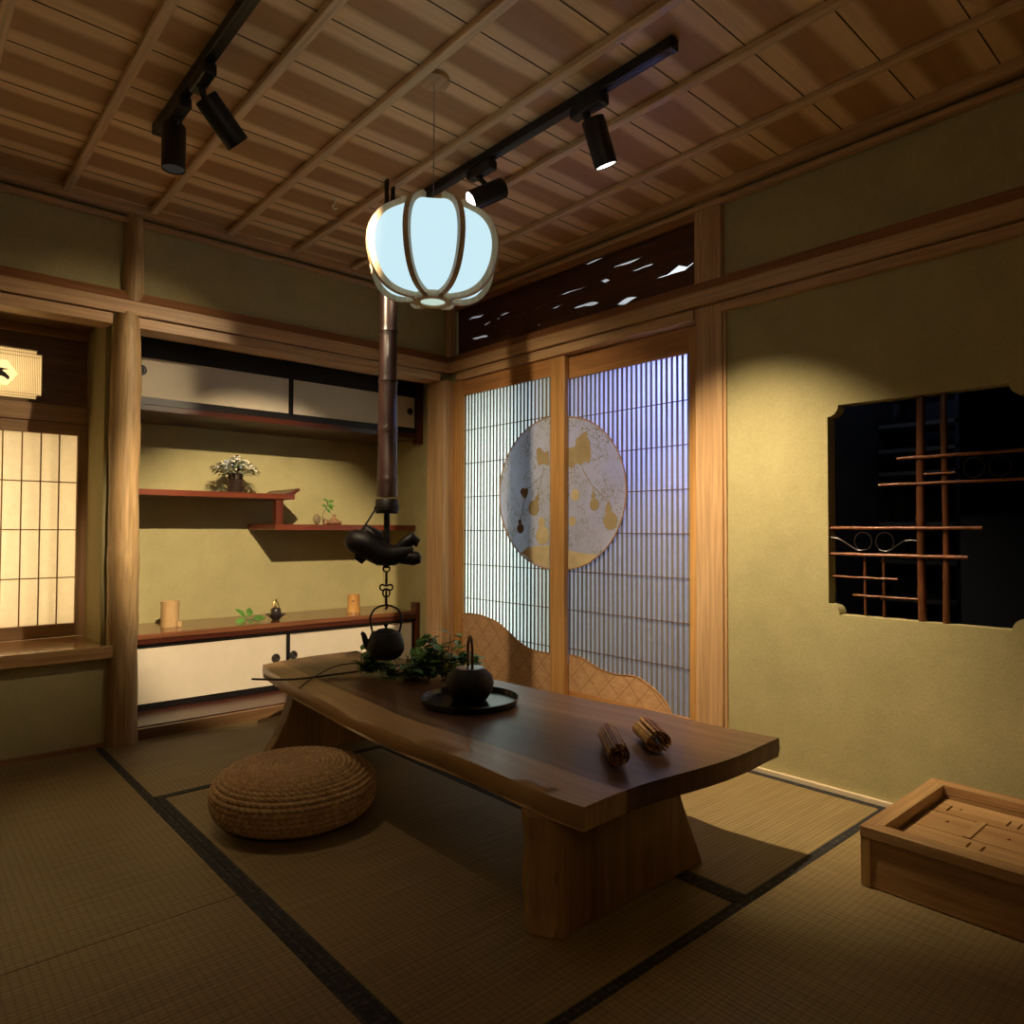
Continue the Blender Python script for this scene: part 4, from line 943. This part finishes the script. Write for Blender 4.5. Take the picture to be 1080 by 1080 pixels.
# profile: superellipse cross section from top centre to bottom
for k in range(rows*sub+1):
    s_ = k/(rows*sub); prof.append(s_)
def pouf_pt(s_):
    a = s_*PI   # 0 top centre, PI bottom centre
    e = 0.78
    r = R0*abs(math.sin(a))**e if a < PI/2 else R0*(abs(math.sin(a))**0.60)
    z = H0/2 + H0/2*math.copysign(abs(math.cos(a))**0.72, math.cos(a))
    if s_ < 0.22: z -= 0.010*math.cos(s_/0.22*PI/2)**2
    return r, z
tab = [pouf_pt(i/4000) for i in range(4001)]
acc = [0]
for i in range(1, 4001): acc.append(acc[-1]+math.hypot(tab[i][0]-tab[i-1][0], tab[i][1]-tab[i-1][1]))
tot = acc[-1]; mb = MB(); idx = 0
ringlist = []
for k in range(rows*sub+1):
    target = tot*k/(rows*sub)
    while idx < 3999 and acc[idx+1] < target: idx += 1
    r, z = tab[idx]; r2_, z2 = tab[min(idx+1, 4000)]; r0_, z0_ = tab[max(idx-1, 0)]
    nx, nz = -(z2-z0_), (r2_-r0_); ln = math.hypot(nx, nz) or 1; nx /= ln; nz /= ln
    ph = (k % sub)/sub; row = k//sub
    bulge = abs(math.sin(PI*(k/sub)))**0.8
    nst = max(6, int(round(2*PI*max(r, 0.01)/0.022)))
    for q in range(SEG):
        th = 2*PI*q/SEG
        v_ = (ph-0.5) * (1 if row % 2 else -1)
        st2 = abs(math.sin(nst*th/2 + v_*1.5 + row*0.9))**0.6
        dsp = 0.0085*bulge*(0.12+0.88*st2) - 0.002
        mb.v.append((px+(max(r, 0.002)+nx*dsp)*math.cos(th), py+(max(r, 0.002)+nx*dsp)*math.sin(th), max(0.0015, z+nz*dsp)))
for k in range(rows*sub):
    for q in range(SEG): mb.f.append((k*SEG+q, k*SEG+(q+1) % SEG, (k+1)*SEG+(q+1) % SEG, (k+1)*SEG+q)); mb.m.append(0)
tag(mb.build('straw_pouf', m_straw, loc=(px,py,0), smooth=True), 'round braided straw floor pouf beside the far left side of the table', 'pouf')

# ================================================================ WOODEN BOX WITH SLATTED TRAY
bx = thing('wooden_tea_box', 'low square cedar box with recessed slotted board top by the right wall', 'box', (-0.355,-3.0,0.0))
X0, X1, Y0, Y1 = -0.630, -0.072, -3.36, -2.706
MB().box(X0+0.006,X0+0.024,Y0+0.006,Y1-0.006,0.002,0.130).build('side_board', m_boxy, bx, bevel=0.002)
MB().box(X1-0.024,X1-0.006,Y0+0.006,Y1-0.006,0.002,0.130).build('side_board', m_boxy, bx, bevel=0.002)
MB().box(X0+0.024,X1-0.024,Y1-0.026,Y1-0.008,0.002,0.130).build('end_board', m_box, bx, bevel=0.002)
MB().box(X0+0.024,X1-0.024,Y0+0.008,Y0+0.026,0.002,0.130).build('end_board', m_box, bx, bevel=0.002)
for (a, c_) in ((X0+0.001,Y1-0.027),(X0+0.001,Y0+0.001),(X1-0.027,Y1-0.027),(X1-0.027,Y0+0.001)): MB().box(a,a+0.026,c_,c_+0.026,0.0008,0.131).build('corner_post', m_legedge, bx, bevel=0.002)
MB().box(X0+0.003,X1-0.003,Y0+0.003,Y0+0.004,0.001,0.018)
W_ = 0.047
def mitre(x0,y0,x1,y1,ix0,iy0,ix1,iy1,mat):
    b = MB(); b.add([(x0,y0,0.131),(x1,y1,0.131),(ix1,iy1,0.131),(ix0,iy0,0.131),(x0,y0,0.160),(x1,y1,0.160),(ix1,iy1,0.160),(ix0,iy0,0.160)],
      [(0,1,2,3),(4,7,6,5),(0,4,5,1),(1,5,6,2),(2,6,7,3),(3,7,4,0)]); return b.build('top_rim', mat, bx, bevel=0.002)
mitre(X0,Y0,X0,Y1,X0+W_,Y0+W_,X0+W_,Y1-W_,m_boxy); mitre(X1,Y1,X1,Y0,X1-W_,Y1-W_,X1-W_,Y0+W_,m_boxy)
mitre(X0,Y1,X1,Y1,X0+W_,Y1-W_,X1-W_,Y1-W_,m_box); mitre(X1,Y0,X0,Y0,X1-W_,Y0+W_,X0+W_,Y0+W_,m_box)
il = MB(); il.box(X0+0.026,X0+W_-0.001,Y0+0.03,Y1-0.03,0.08,0.131); il.box(X1-W_+0.001,X1-0.026,Y0+0.03,Y1-0.03,0.08,0.131)
il.box(X0+W_,X1-W_,Y1-W_+0.001,Y1-0.028,0.08,0.131); il.box(X0+W_,X1-W_,Y0+0.028,Y0+W_-0.001,0.08,0.131); il.build('inner_lining', m_boxy, bx)
# slatted inlay: boards with slots, running along y
ZI = 0.116
bxs = [(-0.5745,-0.498),(-0.490,-0.405),(-0.402,-0.262),(-0.256,-0.1275)]
slots = {3: [(-0.205,-2.795,0.050),(-0.205,-2.945,0.05),(-0.205,-2.972,0.05)], 1: [(-0.447,-2.912,0.040),(-0.447,-2.945,0.04)], 0: [(-0.535,-2.80,0.04)], 2: [(-0.335,-3.02,0.05)]}
def tri(cx, cy, s): return [(cx-s,cy-s*0.8),(cx+s,cy),(cx-s,cy+s*0.8)]
holes = {3: [(-0.190,-2.822,0.008)], 2: [(-0.318,-2.824,0.008),(-0.325,-2.975,0.008)], 1: [], 0: []}
for i, (a, b_) in enumerate(bxs):
    lps = [[(a,Y0+0.049),(b_,Y0+0.049),(b_,Y1-0.052),(a,Y1-0.052)]]
    for (cx, cy, L) in slots[i]:
        cx = min(max(cx, a+L/2+0.004), b_-L/2-0.004); lps.append([(cx-L/2,cy-0.003),(cx+L/2,cy-0.003),(cx+L/2,cy+0.003),(cx-L/2,cy+0.003)])
    for (cx, cy, s) in holes[i]: lps.append(tri(cx, cy, s))
    poly_prism(lps, 0.012, lambda c: (c.x, c.y, ZI+c.z)).build('slotted_board', m_boxy, bx)
MB().box(-0.405,-0.258,-2.905,-2.885,ZI+0.0065,ZI+0.010).build('cross_batten', m_box, bx, bevel=0.001)
MB().box(X0+W_,X1-W_,Y0+W_,Y1-W_,0.080,0.090).build('tray_floor', m_slot, bx)

# ================================================================ LANTERN
lx, ly, z_b, z_t = -1.320, -1.680, 1.690, 1.970
ln_ = thing('paper_lantern', 'glowing pale blue melon-shaped pendant lantern with curved wooden ribs', 'lamp', (lx, ly, z_b))
ts = smooth_loop([(0.0,0.060),(0.012,0.105),(0.06,0.142),(0.15,0.170),(0.28,0.190),(0.44,0.201),(0.60,0.202),(0.76,0.190),(0.90,0.162),(1.0,0.122)], 3, False)
A0 = math.radians(-125+23)
mb = MB(); NG = 8; SUB = 6
for t_, r in ts:
    z = z_b+0.010+(z_t-z_b-0.016)*t_
    for k in range(NG*SUB):
        a = A0+2*PI*k/(NG*SUB); ph = (k % SUB)/SUB; flat = 1-0.10*math.sin(PI*ph)
        mb.v.append((lx+r*flat*math.cos(a), ly+r*flat*math.sin(a), z))
S_ = NG*SUB
for i in range(len(ts)-1):
    for k in range(S_): mb.f.append((i*S_+k, i*S_+(k+1) % S_, (i+1)*S_+(k+1) % S_, (i+1)*S_+k)); mb.m.append(0)
mb.build('shade', m_shade, ln_, smooth=True)
for k in range(8):
    a = A0+2*PI*k/8; dv = Vector((math.cos(a), math.sin(a), 0)); sv = Vector((-math.sin(a), math.cos(a), 0)); mb = MB()
    path = [(0.050,-0.004)]+[(r, 0.010+(z_t-z_b-0.016)*t_) for t_, r in ts]+[(0.100,z_t-z_b+0.010),(0.082,z_t-z_b+0.010)]
    for i, (r, z) in enumerate(path):
        p = Vector((lx, ly, z_b+z)) 
        a_, b_ = path[max(0, i-1)], path[min(len(path)-1, i+1)]; tx, tz = b_[0]-a_[0], b_[1]-a_[1]; l_ = math.hypot(tx, tz); nx_, nz_ = tz/l_, -tx/l_
        wd = 0.0085
        for (o_, s_) in ((-0.004,-wd),(0.016,-wd),(0.016,wd),(-0.004,wd)): mb.v.append(tuple(p+dv*(r+nx_*o_)+Vector((0,0,nz_*o_))+sv*s_))
    n = len(path)
    for i in range(n-1):
        for q in range(4): mb.f.append((i*4+q, i*4+(q+1) % 4, (i+1)*4+(q+1) % 4, (i+1)*4+q)); mb.m.append(0)
    mb.f += [(3,2,1,0), tuple((n-1)*4+q for q in range(4))]; mb.m += [0,0]
    mb.build('rib', m_lrib, ln_)
MB().lathe([(0.040,-0.012),(0.062,-0.012),(0.064,0.0),(0.060,0.012),(0.040,0.012),(0.040,-0.012)], lx, ly, z_b, 36).build('bottom_ring', m_lrib, ln_, smooth=True)
MB().lathe([(0.0,-0.008),(0.0395,-0.008),(0.0395,0.002),(0.0,0.002)], lx, ly, z_b, 30).build('bottom_disc', m_disc, ln_)
MB().lathe([(0.104,0.0),(0.110,0.0),(0.110,0.008),(0.104,0.008),(0.104,0.0)], lx, ly, z_t-0.012, 36).build('top_ring', m_lrib, ln_)
sp_ = MB()
for k in range(3):
    a = A0+2*PI*k/3; sp_.cyl((lx, ly, z_t-0.006), (lx+0.106*math.cos(a), ly+0.106*math.sin(a), z_t-0.008), 0.0025, seg=8)
sp_.cyl((lx, ly, z_t-0.04),(lx, ly, z_t+0.04), 0.006, seg=12); sp_.build('hanger', m_wire, ln_)
MB().cyl((lx, ly, z_t+0.03), (lx, ly, 2.386), 0.0016, seg=8).build('wire', m_wire, ln_)
MB().lathe([(0.0,0.0),(0.040,0.0),(0.048,0.004),(0.050,0.018)], lx, ly, 2.3865, 36).build('ceiling_rose', m_hy, ln_, smooth=True)

# ================================================================ TRACKS AND SPOT HEADS
def track(label, x, y0, y1):
    t = thing('light_track', label, 'light track', (x,(y0+y1)/2,2.405))
    MB().box(x-0.017,x+0.017,y0,y1,2.370,2.4045).build('rail', m_metal, t, bevel=0.003)
    for yy in (y0, y1): MB().box(x-0.018,x+0.018,yy-0.012,yy+0.012,2.368,2.4045).build('end_cap', m_metal, t, bevel=0.003)
    MB().box(x-0.006,x+0.006,y0+0.013,y1-0.013,2.3685,2.3697).build('slot', m_black, t)
    return t
track('black ceiling light track at the upper left, running out of view', -1.905, -3.6, -0.80)
track('black ceiling light track right of the lantern', -0.906, -2.30, -0.95)
def spot_head(k, label, tx, lens_mat):
    hd = HEADS[k]; j = Vector(hd['joint']); j.x = tx; c = Vector(hd['c']); d = head_dir(k)
    t = thing('spotlight', label, 'spotlight', tuple(j))
    MB().box(j.x-0.021,j.x+0.021,j.y-0.085,j.y+0.060,j.z-0.006,2.367).build('adapter', m_metal, t, bevel=0.008)
    back = c-d*0.055
    MB().cyl((j.x,j.y,j.z+0.006), (j.x,j.y,j.z-0.018), 0.014, seg=16).build('swivel', m_metal, t)
    MB().tube([(j.x,j.y,j.z-0.012), tuple(Vector((j.x,j.y,j.z-0.03)).lerp(back,0.4)), tuple(back)], 0.010, 10).build('arm', m_metal, t, smooth=True)
    cyl = MB(); seg = 32
    a, b_ = c-d*0.075, c+d*0.075
    cyl.tube([a, a+d*0.004, b_], [0.035,0.038,0.038], seg, caps=False)
    cyl.f.append(tuple(range(seg))[::-1]); cyl.m.append(0)
    o_ = len(cyl.v); cyl.tube([b_-d*0.010, b_-d*0.0002], [0.0335,0.0345], seg, caps=False)
    for k in range(seg): cyl.f.append((2*seg+k, 2*seg+(k+1) % seg, o_+seg+(k+1) % seg, o_+seg+k)); cyl.m.append(0)
    cyl.build('can', m_metal, t, smooth=True)
    MB().cyl(b_-d*0.006, b_-d*0.003, 0.0330, seg=28).build('lens', lens_mat, t)
    return t
spot_head('a', 'black spotlight glowing at its lens just right of the lantern', -0.906, m_lens)
spot_head('c', 'black spotlight pointing down near the outer end of the right track', -0.906, m_lens)
spot_head('l', 'black spotlight hanging straight down at the end of the left track', -1.905, m_lensoff)
spot_head('r', 'black spotlight tilted to the right on the left track', -1.905, m_lens)
spot_head('b', 'black spotlight on the left track closest to the viewer, above the frame', -1.905, m_lens)
hk = thing('ceiling_hook', 'small white hook in the ceiling left of the lantern', 'hook', (-1.164,-0.713,2.404))
MB().lathe([(0.0,-0.004),(0.012,-0.004),(0.012,0.0)], -1.164,-0.713,2.404,16).build('base', m_petal, hk)
MB().tube(smooth_loop([(-1.164,-0.713,2.400),(-1.164,-0.713,2.380),(-1.175,-0.713,2.366),(-1.164,-0.713,2.354),(-1.153,-0.713,2.362)],4,False), 0.003, 8).build('hook_loop', m_petal, hk, smooth=True)

# ================================================================ HANGING POT HOOK WITH FISH, AND KETTLE
jx, jy = -1.070, -1.010
def zj(z): return 0.9543+(z-0.9543)*1.022
jz = thing('hearth_pot_hanger', 'hanging smoked bamboo pot hook with carved dark wooden fish and iron chain', 'pot hook', (jx, jy, zj(0.66)))
MB().box(jx-0.016,jx-0.010,jy-0.012,jy+0.012,zj(2.18),2.403).build('hanger_strap', m_fish, jz)
MB().box(jx+0.014,jx+0.020,jy-0.012,jy+0.012,zj(2.18),2.381).build('hanger_strap', m_fish, jz)
nodes = [zj(1.155), zj(1.356), zj(1.551), zj(1.751), zj(1.95), zj(2.12)]
pts = []; rr = []
za, zb = zj(1.085), zj(2.24); n = 120
for k in range(n+1):
    z = za+(zb-za)*k/n; q = min(abs(z-a) for a in nodes); base_r = 0.041-0.008*(z-za)/(zb-za)
    pts.append((jx, jy, z)); rr.append(base_r*(1+0.07*math.exp(-(q/0.006)**2)))
MB().tube(pts, rr, 28).build('bamboo_tube', m_tube, jz, smooth=True)
MB().lathe([(0.030,0.0),(0.046,0.0),(0.048,0.010),(0.046,0.052),(0.043,0.060),(0.030,0.060)], jx, jy, zj(1.018), 30).build('tube_cap', m_fish, jz, smooth=True)
MB().lathe([(0.044,0.0),(0.052,0.002),(0.052,0.016),(0.046,0.018)], jx, jy, zj(1.030), 30).build('cap_ring', m_fish, jz, smooth=True)
for z in nodes[1:4]: MB().lathe([(0.036,-0.003),(0.042,-0.002),(0.042,0.002),(0.036,0.003)], jx, jy, z, 28).build('node_ring', m_fish if False else m_tube, jz, smooth=True)
MB().cyl((jx,jy,zj(0.80)), (jx,jy,zj(1.03)), 0.0125, seg=14).build('inner_rod', m_iron, jz, smooth=True)
# fish lever: lies across the view, in the vertical plane along direction fx
fx = Vector((math.cos(math.radians(-38)), math.sin(math.radians(-38)), 0)); fn = Vector((-fx.y, fx.x, 0))
def fp(a, z, o=0): return tuple(Vector((jx, jy, zj(z)))+fx*a+fn*o)
fish = MB()
fish.tube([fp(-0.172,0.903),fp(-0.166,0.904),fp(-0.150,0.905),fp(-0.125,0.905),fp(-0.095,0.900),fp(-0.060,0.880),fp(-0.020,0.855),fp(0.03,0.850),fp(0.075,0.862),fp(0.11,0.872)],
          [0.004,0.022,0.042,0.050,0.054,0.055,0.050,0.042,0.034,0.022], 18)
fish.build('fish_body', m_fish, jz, smooth=True)
b = MB(); b.tube([fp(-0.10,0.91),fp(-0.075,0.948),fp(-0.045,0.925),fp(-0.02,0.885)], [0.022,0.030,0.032,0.012], 14); b.build('back_fin', m_fish, jz, smooth=True)
b = MB(); b.tube([fp(-0.115,0.88),fp(-0.108,0.845),fp(-0.095,0.832),fp(-0.08,0.838)], [0.018,0.026,0.018,0.003], 14); b.build('belly_fin', m_fish, jz, smooth=True)
b = MB(); b.tube([fp(0.03,0.850),fp(0.07,0.840),fp(0.11,0.838),fp(0.135,0.842),fp(0.143,0.845)], [0.026,0.026,0.030,0.024,0.003], 14)
for o in (-0.010,0.004,0.016): b.tube([fp(0.06,0.842,o),fp(0.10,0.845,o*1.3),fp(0.138,0.848,o*1.4)], [0.014,0.019,0.004], 8)
b.build('lower_tail_lobe', m_fish, jz, smooth=True)
b = MB(); b.tube([fp(0.04,0.870),fp(0.075,0.900),fp(0.105,0.918),fp(0.120,0.905),fp(0.122,0.885)], [0.020,0.024,0.028,0.020,0.003], 14); b.build('upper_tail_lobe', m_fish, jz, smooth=True)
MB().tube([fp(-0.040,1.045),fp(-0.075,0.99),fp(-0.118,0.928)], 0.0040, 8).build('lever_cord', m_iron, jz, smooth=True)
b = MB(); b.ball(fp(-0.118,0.934),0.010,10,8); b.build('cord_knot', m_iron, jz, smooth=True)
# chain
def ring_(mb, cz, ra, rz, t, horiz=False, aspect=1.0):
    pts = []
    for k in range(20):
        a = 2*PI*k/20; pts.append(tuple(Vector((jx, jy, zj(cz)))+(fn if horiz else fx)*ra*math.cos(a)+Vector((0,0,rz*math.sin(a)))))
    mb.tube(pts, t, 8, closed=True)
ch = MB(); ring_(ch, 0.797, 0.013, 0.013, 0.0036); ch.cyl(fp(0,0.786), fp(0,0.733), 0.0050, seg=10); ch.build('eye_rod', m_iron, jz, smooth=True)
ch = MB(); pts = [fp(a, 0.722+z) for a, z in smooth_loop([(-0.026,0.0),(-0.019,0.011),(-0.004,0.007),(0.004,0.007),(0.019,0.011),(0.026,0.0),(0.019,-0.011),(0.0,-0.009),(-0.019,-0.011)],3)]
ch.tube(pts, 0.0036, 8, closed=True); ch.build('shackle', m_iron, jz, smooth=True)
ch = MB(); ring_(ch, 0.700, 0.014, 0.017, 0.0034); ch.build('chain_ring', m_iron, jz, smooth=True)
ch = MB(); ring_(ch, 0.694, 0.010, 0.018, 0.0032, True); ch.cyl(fp(0,0.678), fp(0,0.652), 0.0055, seg=10); ch.tube([fp(0,0.66),fp(0.003,0.640),fp(0.0,0.636),fp(-0.004,0.640)], 0.0048, 8); ch.build('bottom_hook', m_iron, jz, smooth=True)
# kettle
kk = thing('iron_kettle', 'black cast iron kettle with hoop handle hanging from the pot hook', 'kettle', (jx, jy, zj(0.437)))
kb0 = zj(0.437)
MB().lathe([(0.0,0.0),(0.042,0.0),(0.062,0.012),(0.074,0.034),(0.076,0.048),(0.070,0.078),(0.061,0.104),(0.056,0.110),(0.034,0.114),(0.0,0.114)], jx, jy, kb0, 40).build('body', m_iron, kk, smooth=True)
MB().lathe([(0.038,0.113),(0.038,0.117),(0.030,0.121),(0.006,0.124),(0.005,0.130),(0.010,0.136),(0.008,0.144),(0.0,0.146)], jx, jy, kb0, 28).build('lid', m_iron, kk, smooth=True)
def kp(a, z, o=0): return tuple(Vector((jx, jy, kb0+z))+fx*a+fn*o)
MB().tube([kp(-0.052,0.035),kp(-0.074,0.055),kp(-0.084,0.080),kp(-0.092,0.102),kp(-0.100,0.106)], [0.020,0.017,0.012,0.009,0.008], 14).build('spout', m_iron, kk, smooth=True)
hp = [(-0.054,0.104),(-0.060,0.135),(-0.064,0.165),(-0.050,0.198),(-0.025,0.214),(0,0.218),(0.025,0.214),(0.050,0.198),(0.064,0.165),(0.060,0.135),(0.054,0.104)]
MB().tube([kp(a, z) for a, z in smooth_loop(hp, 4, False)], 0.0042, 8).build('hoop_handle', m_iron, kk, smooth=True)
